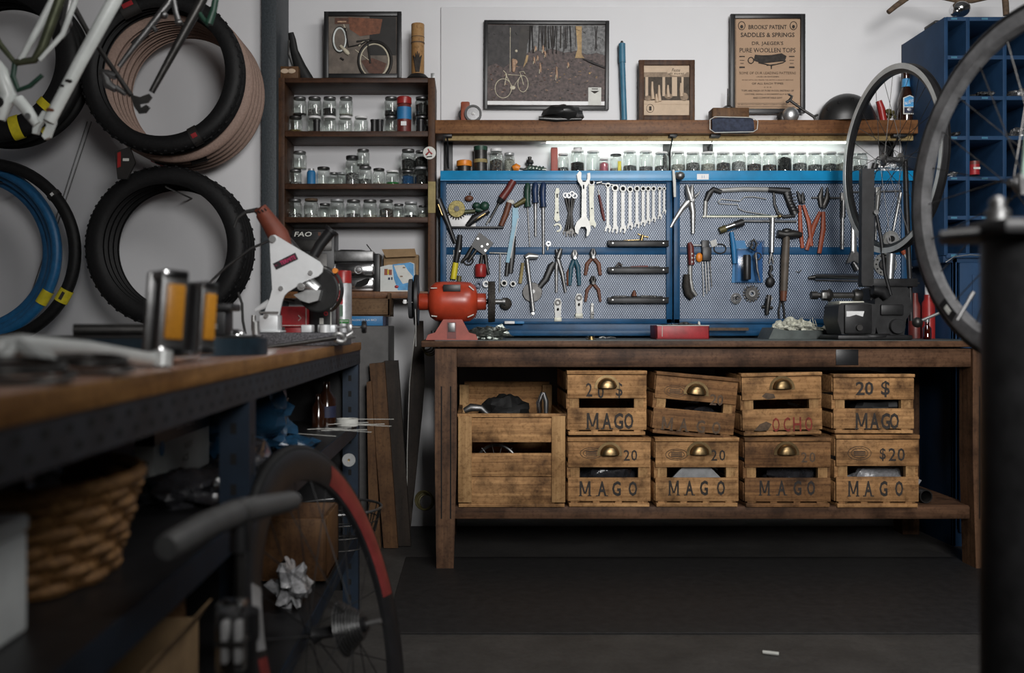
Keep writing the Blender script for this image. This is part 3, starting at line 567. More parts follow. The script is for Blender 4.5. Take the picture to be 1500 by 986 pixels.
for i,x in enumerate((464,548,556,616)):
    b=lo(B1,-.05); item('film_canister',['black film canister before the second jar','left black film canister of the pair mid shelf','right black film canister of the pair mid shelf','black film canister at the right end of the shelf'][i],'canister',YU-.055,[('can','black_plastic',[('l',x,b,[(0,0),(5,0),(5,16),(0,16)])]),('lid','black_plastic',[('l',x,b,[(0,16),(5.6,16),(5.6,19),(0,19.5)])])],'film canisters among the jars')
b=lo(B1,-.045)
item('spice_jar','tall bottle with red lid and blue red label among the glass jars','bottle',YU-.045,[('bottle','dark_red',[('l',592,b,[(0,0),(10,0),(10.5,2),(10.5,38),(9,42),(0,42)])]),('lid','red_plastic',[('l',592,b,[(0,42),(10.8,42),(11,43),(10.8,51),(9,52.5),(0,52.5)])]),('label','blue_print',[('l',592,b,[(10.7,19),(10.75,19),(10.75,37),(10.7,37)]),('m','white_plastic'),('b',588,b-15,596,b-9,.001,-.033,0)])])
for i,(x,h,r,ct,f,lid,dy) in enumerate([(433,24,9.5,'bolts',.35,'dull_steel',0),(474,28,10.3,'bolts_pale',.2,'dark_steel',0),(489,23,8,'bolts',.3,'dull_steel',.06),(501,23,8,'bolts_pale',.3,'label_silver',.06),(516,43,10.5,'bolts',.55,'black_frame',-.03),(535,29,10.3,'bolts',.5,'dull_steel',0),(555,26,9.3,'bolts_pale',.3,'dark_steel',0),(575,23,10.2,'bolts_green',.35,'white_plastic',0),(597,23,10,'bolts_blue',.9,'dull_steel',0),(617,28,10,'bolts_black',.8,'label_silver',0)]):
    b=lo(B2,dy); jar(x,b,b-h,r,YU+dy,f'glass jar on the middle jar shelf, {ORD[i]} from the left' if i not in (4,7,8) else ['','','','','tall jar with black lid on the middle jar shelf','','','jar with bright green content on the middle jar shelf','jar with blue content on the middle jar shelf'][i],'glass jars in the shelf unit',f,ct,lid)
for i,(x,hb,h,r,ct,f,dy) in enumerate([(439,24.1,27,10.5,'bolts_pale',.15,0),(532,29.1,25,9.8,'bolts',.2,0),(598,23.1,31,10.5,'bolts_black',.7,0),(617,28.1,24,9.5,'bolts_black',.8,0)]):
    b=lo(B2,dy)-hb; jar(x,b,b-h,r,YU+dy,f'upper stacked glass jar on the middle jar shelf, {ORD[i]} from left','glass jars in the shelf unit',f,ct,'dull_steel')
b=lo(B2,0); item('aerosol_can','small blue can between jars on the middle jar shelf','can',YU,[('can','blue_print',[('l',456,b,[(0,0),(6.5,0),(6.5,20),(5,23),(0,23)])]),('cap','label_silver',[('l',456,b,[(0,23),(4.5,23),(4.5,26),(0,26.5)])])])
for i,(x,h,r,ct,f,lid,dy) in enumerate([(432,29,10.5,'bolts',.4,'dull_steel',0),(456,30,10.8,'bolts_light',.35,'pale_ink',0),(476,25,9,'bolts_pale',.3,'dull_steel',.06),(494,29,11.2,'bolts_light',.3,'label_silver',0),(518,28,11,'bolts',.4,'dull_steel',0),(542,28,10.8,'bolts_pale',.3,'dull_steel',0),(566,28,11,'bolts_mix',.7,'dull_steel',0),(584,24,8,'bolts_pale',.3,'dull_steel',.05),(602,25,10.5,'bolts_black',.3,'label_silver',0),(619,20,7,'bolts_pale',.5,'dark_steel',0)]):
    b=lo(B3,dy); jar(x,b,b-h,r,YU+dy,f'glass jar on the bottom jar shelf, {ORD[i]} from the left','glass jars in the shelf unit',f,ct,lid)
# ================================================================== pictures and things on the shelves
def frame(name,label,Y,x0,y0,x1,y1,wd,mat,pic,lean=0,th=.02,skew=0):
    def fr(m):
        m.b2(tuple(P(x0,y1,Y)),tuple(P(x0+wd,y0,Y)+Vector((0,th,0))),.002); m.b2(tuple(P(x1-wd,y1,Y)),tuple(P(x1,y0,Y)+Vector((0,th,0))),.002)
        m.b2(tuple(P(x0+wd-.3,y0+wd,Y)),tuple(P(x1-wd+.3,y0,Y)+Vector((0,th,0))),.002); m.b2(tuple(P(x0+wd-.3,y1,Y)),tuple(P(x1-wd+.3,y1-wd,Y)+Vector((0,th,0))),.002)
    o=item(name,label,'picture',Y,[('frame',mat,[W(fr)]),('print',pic[0],[('b',x0+wd-.5,y0+wd-.5,x1-wd+.5,y1-wd+.5,.006,.012,0)]+pic[1])])
    if lean or skew: o.rotation_euler=(R(-lean),R(skew),0)
    return o
e=.0105
def bike_ring(x,y,rx,ry,r,mat,dy=e): return [('m',mat),('tc',[(x+rx*math.cos(a),y+ry*math.sin(a)) for a in [i*2*PI/36 for i in range(36)]],r,dy)]
pic=[('m','dark_print'),('b',541,22,580,80,.0015,e,0),('m','wicker_print'),('p',[(510,24),(560,27),(556,48),(527,52),(512,42)],.0015,e-.0005),('m','stone_print'),('p',[(508,40),(528,50),(533,65),(512,66)],.0012,e),('m','brick_print'),('b',490,25,512,34,.0012,e,0),('m','brick_print'),('p',[(528,88),(545,84),(566,92),(560,108),(540,106)],.0012,e)]
pic+=bike_ring(497,57,9,17,1.3,'white_frame')+bike_ring(497,57,10.5,19,.8,'dark_print')+bike_ring(548,88,21,24.5,1.2,'cream_line')+bike_ring(549,88,24,28,2.2,'dark_print',e-.0006)
pic+=[('m','dark_print'),('t',[(505,40),(510,68),(528,64),(538,58)],1.3,e-.001),('t',[(538,58),(542,92)],1.5,e-.001),('t',[(522,60),(545,57)],1.4,e-.001),('m','cream_line'),('t',[(498,66),(508,76),(511,79)],[2,3.5,2],e-.0015),('t',[(520,72),(541,88)],.6,e-.001),('m','skin_print'),('t',[(494,31),(507,31)],1.4,e-.0015),('m','cream_line'),('t',[(525,67),(531,61),(540,58)],1.,e-.0015),('t',[(503,35),(507,44)],.6,e-.001),('m','dark_print'),('t',[(498,84),(503,87)],1.5,e)]
frame('framed_bicycle_photo','black framed photo of a white bicycle with wicker basket',4.255,474.5,16.5,588,114,6.5,'black_frame',('stone_print',pic))
random.seed(11)
pic=[('m','forest_haze'),('p',[(760,35.5),(886,35.5),(886,80),(874,76),(860,79),(845,73),(826,76),(808,70),(795,75),(780,71),(768,80),(760,76)],.001,e),('m','forest_dark'),('p',[(714,36),(764,36),(770,80),(760,96),(748,90),(738,99),(726,92),(714,97)],.0011,e-.0002)]
for i in range(170):
    x=random.uniform(716,884); y=random.uniform(84,146); pic+=[('m',random.choice(['stone_print','stone_print','forest_dark','leaf_ground','skin_print','brick_print']) if not(815<x<875 and 95<y<120) else random.choice(['trunk_lit','stone_print','skin_print'])),('t',[(x-random.uniform(.5,2),y),(x+random.uniform(.5,2),y+random.uniform(-.7,.7))],random.uniform(.25,.6),e+.001)]
for i in range(26):
    x=random.uniform(716,884); y=random.uniform(37,66); pic+=[('m',random.choice(['dark_print','trunk'])),('t',[(x,y),(x+random.uniform(-8,8),y+random.uniform(-7,3))],.35,e-.0006)]
for i in range(34):
    x=random.uniform(775,884); pic+=[('m',random.choice(['trunk','forest_dark','dark_print'])),('t',[(x,37),(x+random.uniform(-3,3),random.uniform(66,80))],random.uniform(.4,1.1),e-.0008)]
pic+=[('m','trunk'),('p',[(762,36),(781,36),(772,64),(770,94),(757,96),(760,60)],.001,e-.0012),('m','trunk_lit'),('p',[(843,37),(852,37),(852,78),(856,84),(842,84),(846,70)],.001,e-.0012),('m','trunk_lit'),('p',[(771,80),(774,80),(772,90),(766,99)],.0008,e-.0015),('m','forest_dark'),('t',[(854,85),(866,90),(886,98)],[1,2,1.5],e-.001),('m','trunk_lit'),('s',864,106,1.5,1.5,.5,e)]
for x,y,h in ((784,70,5),(795,70,7),(798,78,6),(782,87,6),(787,84,5),(791,98,9),(815,105,12),(832,94,5)): pic+=[('m','skin_print'),('t',[(x,y-h*.7),(x+.5,y),(x+1,y+h*.8)],[.8,1.8,.8],e-.001),('m','cream_line'),('t',[(x-.8,y+h*.3),(x-1,y+h)],.6,e-.001)]
pic+=bike_ring(737,129,12,14,.6,'cream_line')+bike_ring(766,122,7.5,12,.6,'cream_line')+[('m','cream_line'),('t',[(740,108),(751,128),(763,110),(744,109)],.8,e-.001),('t',[(739,125),(742,108),(737,103)],.7,e-.001),('t',[(763,110),(761,105),(767,104),(769,108)],.7,e-.001),('t',[(763,110),(767,124)],.7,e-.001),('s',751,128,4,3,1,e-.001),('m','skin_print'),('t',[(751,86),(753,93),(752,105)],[2,3.5,2],e-.001),('s',754,90,4,4,1.2,e-.001),('m','cream_line'),('s',756,74,2,2,1,e-.001),('t',[(747,40),(747,105)],.5,e)]
pic+=[('m','white_plastic'),('b',713,147.5,886,153,.0008,e,0),('m','off_white'),('b',862,127,881,153,.0012,e-.001,0),('m','ink'),('b',867,128.5,876,129.8,.0005,e-.0015,0),('p',[(865,132),(878,132),(873.5,135),(871.5,136),(869.5,135)],.0005,e-.0015)]
frame('framed_forest_photo','large black framed photo of cyclists in an autumn wood',4.335,708.5,29.5,892,160,5.5,'black_frame',('leaf_ground',pic),skew=.3)
pic=[('m','sepia_dark'),('b',944,106,1011,146,.0008,e,0),('m','sepia_mid'),('b',944,105,1011,112,.001,e-.0005,0),('m','sepia_light')]
for x,w_ in ((946,4),(971,4),(985,7.5),(999,3)): pic.append(('b',x,112,x+w_,140,.001,e-.0005,0))
for x,y,h in ((956,132,13),(966,136,12),(979,133,9),(998,131,10),(962,143,6)): pic+=[('m','sepia_light'),('t',[(x,y-h),(x,y),(x+1,y+h)],[1.3,2.2,2.8],e-.001)]
pic+=[('m','sepia_mid'),('s',1003,141,6,6,1,e),('s',950,143,5,4,1,e),('s',980,140,6,4,1,e),('m','sepia_light'),('b',944,147,1011,152,.001,e-.0005,0),('s',992,103.5,15,7,.8,e-.001),('m','ink'),('txt','Feste',991,102,5,12,e-.004,0,0,.3),('txt','di tutti',991,107,3,22,e-.004,0,0,.3),('tc',[(953+5.5*math.cos(a),158+6*math.sin(a)) for a in [i*PI/9 for i in range(18)]],.3,e),('b',951.5,155,955,161,.0006,e-.0005,0)]
frame('framed_sepia_photo','small brown framed sepia photo of figures before a colonnade',4.30,936,87.5,1018,176,7.5,'unit_wood_z',('sepia_light',pic))
tc=1125.5
pic=[('m','ink')]+[('b',1078.5,26,1079.2,159,.0004,e+.001,0),('b',1173.2,26,1173.9,159,.0004,e+.001,0)]
def T(t,y,h,w,b=.0): return ('txt',t,tc,y,h,w,e-.0004,b)
pic+=[T("BROOKS' PATENT",38.5,6.5,56,.012),T('SADDLES & SPRINGS',50,6.5,79,.012),T("DR. JAEGER'S",63,6.5,46,.004),T('PURE WOOLLEN TOPS',72.5,6.5,82,.004),('m','pale_ink'),T('SOME OF OUR LEADING PATTERNS',106,3.6,83,.0),('m','ink'),T('LADIES OR GENTLEMEN',111.5,1.8,33),T('OF ALL EACH TYPES',121.5,2.8,46),T('* * *',127,2,11),T('TOPS ARE MADE OF PURE WOOL INSTEAD OF',132,2.6,77),T('LEATHER, GIVING A WONDERFULLY SOFT',137.3,2.6,67),T('AND COMFORTABLE SEAT',142.5,2.6,43),('m','pale_ink'),T('FITTED WITH ANY FRAME THE ABOVE IS MADE BY BROOKS',116.3,1.6,75),('m','ink'),T('J.B. BROOKS & CO LIMITED, GREAT CHARLES STREET BIRMINGHAM',152.8,1.8,88),('b',1081,150.2,1172,150.6,.0004,e,0),('b',1081,155.4,1172,155.8,.0004,e,0)]
for x in (1087.5,1163.5): pic+=[('tc',[(x+5*math.cos(a),36.5+6*math.sin(a)) for a in [i*PI/9 for i in range(18)]],.5,e),('s',x,38,2.2,2.6,.5,e)]
for x in (1088,1161): pic+=[('b',x-4,81,x+4,82.5,.0005,e,0),('b',x-3.5,87,x+3.5,87.7,.0005,e,0),('b',x-2.5,91.5,x+2.5,92.3,.0005,e,0),('b',x-4,96.5,x+4,98.7,.0005,e,0)]
pic+=[('t',[(1106,83.5),(1118,86),(1132,85),(1146,83),(1152,85)],[4.5,6,5.5,6,4],e,.15),('tc',[(1101+4*math.cos(a),87.5+4.5*math.sin(a)) for a in [i*PI/9 for i in range(18)]],.7,e),('t',[(1112,91),(1131,95),(1148,91),(1152,88)],.8,e),('t',[(1131,95),(1131,100)],.9,e),('t',[(1124,95),(1140,93)],.6,e)]
frame('framed_saddle_poster','tall black framed tan poster advertising saddles and springs',4.315,1070.5,20,1180,165.5,6.5,'black_frame',('paper_tan',pic))
for n_,x0,x1 in (('hook',1118,1130),): pass
def onshelf(name,label,cat,parts,Y=4.28,**k): return item(name,label,cat,Y,parts,**k)
zsh=lambda Y: VY-(P(0,175.5,4.2).z-HC)*F/Y   # pixel row of the plank top at depth Y
S_=zsh(4.28)-.2
onshelf('headlamp','orange bicycle lamp with big round reflector at the left end of the plank','lamp',[('body','orange_grip',[('b',675,150,688,S_,.05,-.02,.006)]),('bezel','black_plastic',[('r',693,S_-12.5,12.5,9.5,.03,-.035)]),('reflector','chrome',[('c',693,S_-12.5,9.6,.01,-.03)]),('bulb','white_plastic',[('s',693,S_-12.5,2.5,2.5,2.5,-.032)]),('strap','black_plastic',[('t',[(676,S_-2),(672,S_-14),(678,S_-24)],1.)])])
onshelf('cycling_cap','crumpled black cap lying in front of the forest photo','cap',[('crown','leather_black',[('s',823,S_-13,31,14,26,0,.12)]),('brim','leather_black',[('t',[(788,S_-4),(812,S_-2.5),(850,S_-3)],[3,4,2.5],-.05)])],Y=4.25)
onshelf('small_red_clamp','low red metal piece lying beside the black cap','metal piece',[(None,'dark_red',[('t',[(866,S_-1.8),(872,S_-3),(895,S_-3),(901,S_-1.8)],[1.5,2,2,1.5])])])
onshelf('bicycle_pump','slim blue bicycle pump standing upright against the wall','pump',[('barrel','pump_blue',[('t',[(914.5,176),(911.5,90)],[4.3,4.3])]),('handle','pump_blue',[('t',[(911.5,92),(911,64)],[5.2,5])]),('tip','dull_steel',[('t',[(911,64),(911,60)],[3,1.5])])],Y=4.33)
onshelf('wooden_block','worn wooden block lying on the plank beneath the poster','block',[(None,'plank_wood',[('b',1039,162,1092,S_+.5,.08,-.06,.004)])])
onshelf('oil_funnel','small dark oil can with thin spout standing on the wooden block','oil can',[('bowl','dark_steel',[('l',1066,162,[(0,0),(9,0),(9,3),(4,7),(0,8)])]),('spout','dark_steel',[('l',1066,162,[(0,7),(1.5,7),(.7,32),(0,32)])])],Y=4.27)
onshelf('denim_pouch','dark denim pouch hanging over the front edge of the plank','pouch',[('pouch','denim',[('t',[(1043,183),(1055,183),(1095,183.5),(1104,182.5)],[9,12,12,9],.004,.35)]),('piping','off_white',[('tc',[(1039,176),(1046,172),(1100,173),(1109,178),(1108,190),(1102,194),(1046,195),(1039,190)],.6,-.012)])],Y=4.185)
onshelf('bicycle_bell','round alloy bell lying on the plank in front of the poster','bell',[('dome','alu',[('s',1158,S_-12,12,12.5,10)]),('base','dark_steel',[('s',1148,S_-9,8,10,8,.02)])],Y=4.25)
onshelf('open_spanner','dark double open-end spanner leaning across the bell','spanner',[(None,'dark_steel',[('t',[(1157,147),(1175,160),(1192,171)],[2.2,1.8,2.2]),('t',[(1157,147),(1152,150)],2.2),('t',[(1157,147),(1160,141),(1155,138)],[2.5,2,1.5]),('t',[(1192,171),(1198,168)],[2,1.5]),('t',[(1192,171),(1194,175.5)],[2,1.5])])],Y=4.21)
def helmet(m):
    c=P(1240,S_-.5,4.27); s=4.27/F
    m.ell((c.x,c.y,c.z),(42*s,30*s,43*s),32,20,0,None,0)
item('skate_helmet','matt black helmet resting on the plank below the wheel','helmet',4.27,[('shell','leather_black',[W(helmet)]),*[('vent','dark_hole',[('s',x_,S_-h_,3,3.2,2,-30*4.27/F*math.sqrt(max(0,1-((x_-1240)/42)**2-(h_/43)**2)))]) for x_,h_ in ((1222,26),(1208,18),(1240,30),(1258,25))]])
onshelf('beer_bottle','brown beer bottle with blue label on the plank before the blue cabinet','bottle',[('glass','beer_amber',[('l',1327,S_,[(0,0),(11,0),(11.5,2),(11.5,33),(9,42),(5.5,52),(4.6,60),(4.6,71),(5,72),(5,76),(0,76)])]),('label','off_white',[W(lambda m:m.ring(P(1327,0,4.25)+Vector((0,0,P(0,S_,4.28).z+.019-P(0,0,4.25).z)),(0,0,1),[(.0362,0),(.0362,.078),(.0358,.078),(.0358,0)],16,PI*.62,PI*1.38)) if False else ('p',[(1317.5,170),(1336,170),(1336,146),(1327,142),(1317.5,146)],.001,-.0375),('m','sky_blue'),('p',[(1319,159),(1334.5,159),(1334.5,147),(1327,143.5),(1319,147)],.001,-.0385),('m','navy'),('b',1319,160,1334.5,168.5,.001,-.0385,0),('m','white_plastic'),('txt','BLUE',1324,153.5,4,8,-.0395,.01,14),('txt','MOON',1330,150.5,4,9,-.0395,.01,14),('m','label_silver'),('s',1326,163,3,2.5,.6,-.0385)]),('neck_label','sky_blue',[('l',1327,S_,[(5.9,53),(6,53),(5.2,65),(5.1,65)])])])
onshelf('red_figure','small crimson handle standing behind the helmet','handle',[(None,'red_plastic',[('t',[(1295,S_),(1291,160),(1287,148)],[5,5.5,4.5])])])
onshelf('dried_flowers','small bunch of dried brown flowers beside the beer bottle','flowers',[(None,'olive',[('s',1302+random.uniform(-6,6),168+random.uniform(-7,5),2.4,2.4,2.4,random.uniform(-.02,.02),.3) for i in range(16)]+[('t',[(1303,S_),(1301,166)],1.5)])])
# ----- on the left unit's top
TU=VY-(P(0,114,4.15).z-HC)*F/4.24
item('racing_saddle','slim black racing saddle standing on its nose against the pillar','saddle',4.25,[('seat','leather_black',[('t',[(426,48),(428,58),(431,75),(439,98),(452,TU)],[4,5.5,6,9,10],0,.5)]),('rail','dark_steel',[('t',[(424,60),(423,80),(430,100)],1.2,-.01)])])
item('carved_box','small carved wooden box in front of the racing saddle','box',4.19,[('box','plank_wood',[('b',407.5,97,437,114.5,.06)]),('inlay','sepia_light',[('s',417,104,6,3.5,1,0),('s',427,104,6,3.5,1,0)])])
item('bamboo_tube','pale bamboo tube with carved grass on a dark hexagonal foot','ornament',4.24,[('tube','bamboo',[('l',612,TU-8,[(0,0),(9.5,0),(9.6,77),(9.2,78),(8.8,77),(8.8,70),(0,70)])]),('ring','pale_ink',[('l',612,TU-8,[(9.9,49),(10,49),(10,51),(9.9,51)]),('l',612,TU-8,[(9.85,58),(9.9,58),(9.9,59),(9.85,59)])]),('carving','ink',[('t',[(612+dx*.3,TU-14),(612+dx*.7,TU-34),(612+dx,TU-44+abs(dx))],[1.2,1.5,.5],-.029) for dx in (-6,-2.5,0,2.5,6)]),('foot','dark_print',[('l',612,TU,[(0,0),(10,0),(17,6),(11,12),(0,12)])])])
item('metal_bracket','small grey steel strap screwed at the shelf unit top right','bracket',4.20,[(None,'alu',[('b',631,107,637,131,.004)])])
# ================================================================== tools on the board
PG=YP-.001
def tool(name,label,cat,parts,group=None,**k): return item(name,label,cat,4.24,parts,group,PG,**k)
def arc(x,y,r,a0,a1,n=10,ry=None): return [(x+r*math.cos(R(a0+(a1-a0)*i/n)),y-(ry or r)*math.sin(R(a0+(a1-a0)*i/n))) for i in range(n+1)]
def openend(x,y,w,up,L_,ang=0):   # open-end jaw outline, px
    pts=arc(0,0,w,200,-20,12)[::-1]
    out=[(-w*.95,-w*.1),(-w*.8,-w*1.25),(-w*.35,-w*1.1),(-w*.4,-w*.25),(0,w*.12),(w*.4,-w*.25),(w*.35,-w*1.1),(w*.8,-w*1.25),(w*.95,-w*.1),(w*.75,w*.65),(w*.35,w*1.2),(-w*.35,w*1.2),(-w*.75,w*.65)]
    c,s=math.cos(R(ang)),math.sin(R(ang)); sg=1 if up else -1
    return [(x+(px*c-py*s),y+sg*(px*s+py*c)) for px,py in out]
# --- left panel, top left clutter
tool('wire_wheel','round brass wire wheel hanging at the upper left of the board','wire brush',[('bristles','wire_brass',[('lx',669,305,[(1,-1),(1,1)])] and [('c',669,306,12.5,.02)]),('hub','dark_steel',[('c',669,306,4,.024)]),('tuft','wire_dark',[('t',[(669+11*math.cos(R(a)),307+11*math.sin(R(a))),(669+15*math.cos(R(a)),307+15*math.sin(R(a)))],[1.5,.6],-.004) for a in range(10,180,17)])])
tool('cup_brush','small brown disc shaped cup brush on the upper left board','wire brush',[('cup','brown_grip',[('s',687,290.5,6.5,4.5,4)]),('shank','dark_steel',[('t',[(689,280),(688,289)],1)])])
tool('magnetic_tray','white faced tool tray with black lip at the upper left board','tool tray',[('back_plate','white_plastic',[('b',655,315,697,332,.006)]),('lip','black_iron',[('b',654,331.5,738,334.5,.022)])])
tool('green_clamp','dark green plastic clamp resting above the white tray','clamp',[(None,'green_handle',[('s',698,301,6,5,5),('s',710,302,7,7,6),('t',[(697,306),(716,311)],4)])])
tool('brass_sleeve','small olive brass sleeve beside the wire wheel','sleeve',[(None,'olive_metal',[('t',[(680,310),(696,309)],[3.2,3.2])])])
tool('utility_knife','black and brass knife lying slanted in the white tray','knife',[('body','black_plastic',[('t',[(684,331),(695,320),(716,308)],[3,6,4])]),('inlay','brass',[('t',[(695,323),(711,313)],1.8,-.022)])])
tool('red_screwdriver','long screwdriver with dark red handle slanting across the board','screwdriver',[('handle','dark_red',[('t',[(752,265),(745,277),(735,291)],[5.5,5.5,6]),('m','black_plastic'),('t',[(736,290),(731,297)],[6,3.5])]),('blade','dark_steel',[('t',[(731,297),(716,325)],[2.2,1.8]),('m','bright_steel'),('t',[(718,319),(712.5,328.5)],[1.3,1.3],-.006)])])
tool('wooden_hammer','small hammer with brown inlaid handle and white bound head','hammer',[('handle','brown_grip',[('t',[(746,297),(741,314),(734,331)],[4.5,4.5,4])]),('inlay','alu',[('t',[(745,300),(740,317)],1.2,-.014)]),('head','off_white',[('s',748,296,6,4,4)]),('peen','olive',[('t',[(754,302),(770,292)],[3.4,4.2])])])
tool('chain_whip','turquoise bladed tool with long curved flat arm','tool',[(None,'turquoise',[('p',[(751,304),(759,304),(760,318),(756,340),(750,366),(746,385),(741,384),(745,360),(750,332)],.012),('m','white_plastic'),('t',[(759,320),(754,345),(748,378)],.7,-.012)])])
tool('dark_strap','dark strap wrench hanging behind the turquoise arm','strap',[(None,'black_plastic',[('t',[(752,345),(750,375),(748,400)],[4,5,3.5],.0,.4),('t',[(744,385),(742,404)],3,0,.5)])])
tool('cable_cutter','black handled cutter with brass trim at the board left edge','cutter',[('arm','black_plastic',[('t',[(642,292),(650,312),(658,332),(667,356)],[5,5,3.5,2.5])]),('inlay','brass',[('t',[(642,300),(648,316)],1.4,-.03)])])
tool('yellow_pliers','slim black pliers with bright yellow grips','pliers',[('jaw','black_iron',[('t',[(674,344),(672,362),(668,384)],[3.5,5,4])]),('grip','yellow',[('t',[(667.5,385),(664,409)],[4.3,4.6])]),('grip','olive',[('t',[(673,404),(672,412)],3.4,.01)]),('bolt','steel',[('c',673,368,1.6,.028)])])
tool('leather_tool_pad','black studded pad hanging tilted with dangling dark tools','tool pad',[('pad','black_plastic',[('p',[(702,340),(723,356),(709,374),(690,360)],.02)]),*ea('stud','steel',[('c',700,350,1.8,.026),('c',706,361,1.8,.026),('c',714,358,1.8,.026),('c',711,367,2,.026)]),('dangling_tool','dark_steel',[('t',[(693,360),(684,376),(676,384)],[3,3.5,2]),('t',[(698,366),(686,383)],2.4),('t',[(711,372),(713,390),(716,402)],[3.2,2.8,2.2]),('tc',arc(686,381,7,0,340,10),1.2)])])
tool('red_knob_tool','short tool with round red barrel handle hanging mid left board','tool',[('barrel','red_plastic',[('l',704,406,[(0,0),(7.5,0),(8.5,2),(8.5,16),(7,19),(0,20)],.0)]),('shank','dark_steel',[('t',[(704,388),(706,373)],[3,2])])],)
tool('t_handle_hex_key','thin chrome T handle hex key with long shaft','hex key',[(None,'bright_steel',[('t',[(717,370),(751,371)],1.4),('t',[(733,371),(732,428)],1.3)])])
tool('hex_rod','thin bright rod hanging behind the yellow pliers','hex key',[(None,'bright_steel',[('t',[(664.5,366),(664.5,388)],1.)])])
for i,(x,y,r,lab) in enumerate(((738.5,415,4.6,'larger chrome socket hanging right of the thin shaft'),(751.5,416,4.2,'smaller chrome socket hanging right of the larger one'))):
    tool('socket',lab,'socket',[('body','bright_steel',[('r',x,y,r,r*.62,.022)]),('recess','dark_hole',[('c',x,y,r*.6,.01)])],'sockets on pegs')
for i,(x,y,lab) in enumerate(((701,417,'blue grey small fitting above the grinder'),(712,416,'dark ring fitting above the grinder'))):
    tool('small_fitting',lab,'fitting',[(None,'dull_steel' if i else 'blue_handle',[('r',x,y,5,2.4,.02)])])
tool('buffing_pad','dark domed disc hanging right of the grinder wire wheel','disc',[('disc','wire_dark',[('s',741,445,9,9,5)]),('nut','dull_steel',[('c',737,443,3,.035)])])
# --- files
for (x,y0,y1,yb,mh,lab) in ((772.5,268,303,361,'green_handle','slim file with green handle, leftmost of the three files'),(784,267,297,346,'blue_handle','short rasp with blue handle, middle of the three files'),(795.5,267,303,372,'blue_handle','long file with blue handle, rightmost of the three files')):
    w=1.4 if x<780 else 2.6
    tool('file',lab,'file',[('handle',mh,[('t',[(x,y0),(x+.5,y0+4),(x-.3,(y0+y1)/2-4),(x+.2,y1-7),(x+.6,y1)],[2.2,4.4,4.8,4,5])]),('blade','dull_steel',[('t',[(x+.6,y1),(x+(4 if w<2 else 1),yb)],[w,w*.7],0,.5)])],'files with plastic handles')
tool('flat_bike_wrench','pale flat multi-hole wrench with hooked lower end','wrench',[(None,'cream_paint',[('p',[(813.5,281),(815,275),(819,275),(820,280),(818.5,283),(819,310),(820.5,322),(816,325),(812,321),(813.5,306)],.006),('p',arc(817,333,6.5,150,-100,10)+arc(817,333,3.8,-100,150,10),.006),('m','dark_hole'),('b',815.5,283,817.5,289,.0065,-.0006,0),('c',817,311,1.2,.0065,-.0006)])])
for i,(dx,lab) in enumerate(((-8,'dark combination wrench at the left of the hanging bunch'),(-3,'dark combination wrench in the middle of the hanging bunch'),(2.5,'dark combination wrench at the front of the hanging bunch'),(6.5,'dark combination wrench at the right of the hanging bunch'))):
    tool('combination_wrench',lab,'wrench',[('shaft','dark_steel',[('t',[(836+dx*.9,290),(836+dx*.25,312),(835+dx*.8,338)],[1.8,1.5,1.9])]),('ring','dull_steel',[('r',836+dx*.9,283+abs(dx)*.3+i%2*2,4.,2.2,.006,-.004*i)]),('open_end','dark_steel',[('p',openend(835+dx*.8,339+i%2*3,3.6,False,dx*3),.006,-.004*i)])],'bunch of dark wrenches',)
tool('large_spanner','very large bright double open-end spanner','wrench',[(None,'bright_steel',[('p',[(851.5,275),(845.5,266),(844,257),(848,251.5),(851,254),(850.5,263),(853,267.5),(857,267.5),(859.5,263),(859.5,255),(863.5,254),(864,262),(861.5,270),(858,276),(858.5,318),(863,327),(864.5,337),(861,346),(858,347),(859,338),(857,333),(850.5,333),(847,338),(846.5,344),(842,341),(841,334),(844,326),(851,319)],.008,-.032),('m','dark_hole'),('b',853,272,855,278,.0085,-.0326,0)])])
tool('pedal_spanner','long cream painted ring and open-end spanner','wrench',[(None,'cream_paint',[('p',[(863,272),(863,263),(867,261.5),(871,264),(871,272),(870,290),(871,322),(874,328),(872,334),(869.5,330),(866,330),(863.5,334),(862,328),(864.5,321)],.008),('m','dull_steel'),('r',867,267,4.5,2.8,.012),('m','dark_hole'),('c',867,267,2.7,.0125),('c',867.5,305,1,.0085,-.0006)])])
tool('red_spoke_tool','thin dark red rod with white tip between wrenches','tool',[('rod','dark_red',[('t',[(878,285),(883,310),(886,323)],[1.5,2.4,1.3])]),('tip','off_white',[('t',[(877,277),(878.5,287)],1.1)])])
tool('small_ratchet','small chrome ratchet lying along the top of the wrench row','ratchet',[(None,'steel',[('t',[(874,268),(882,266)],2.4),('t',[(880,268),(899,270)],1.4)])])
wr=[(891,271,3.8,335,4.6),(901.5,275,5.2,336.5,4.8),(913,276,5,336,5),(923.5,277,4.6,331,4.6),(933.5,276,4.3,329,4.3),(942.7,276,4.1,326.5,4.1),(950,276,3.9,324,3.8),(958,276,3.8,321,3.6),(967,276,3.2,317.5,3.4),(973.5,276,2.6,310,2.8)]
for i,(x,yt,rr,yb,rw) in enumerate(wr):
    tool('combination_wrench',f'bright combination wrench, {ORD[i]} from left in the graduated row','wrench',[('shaft','bright_steel',[('p',[(x-rr*.5,yt+rr*.7),(x+rr*.5,yt+rr*.7),(x+rr*.52,yb-rw*.7),(x-rr*.52,yb-rw*.7)],.007)]),('ring','bright_steel',[('r',x,yt,rr,rr*.6,.011)],[('hole','dark_hole',[('c',x,yt,rr*.58,.004)])]),('open_end','bright_steel',[('p',openend(x+.4,yb-rw*.2,rw,False,0,-14),.009)])],'graduated row of combination wrenches')
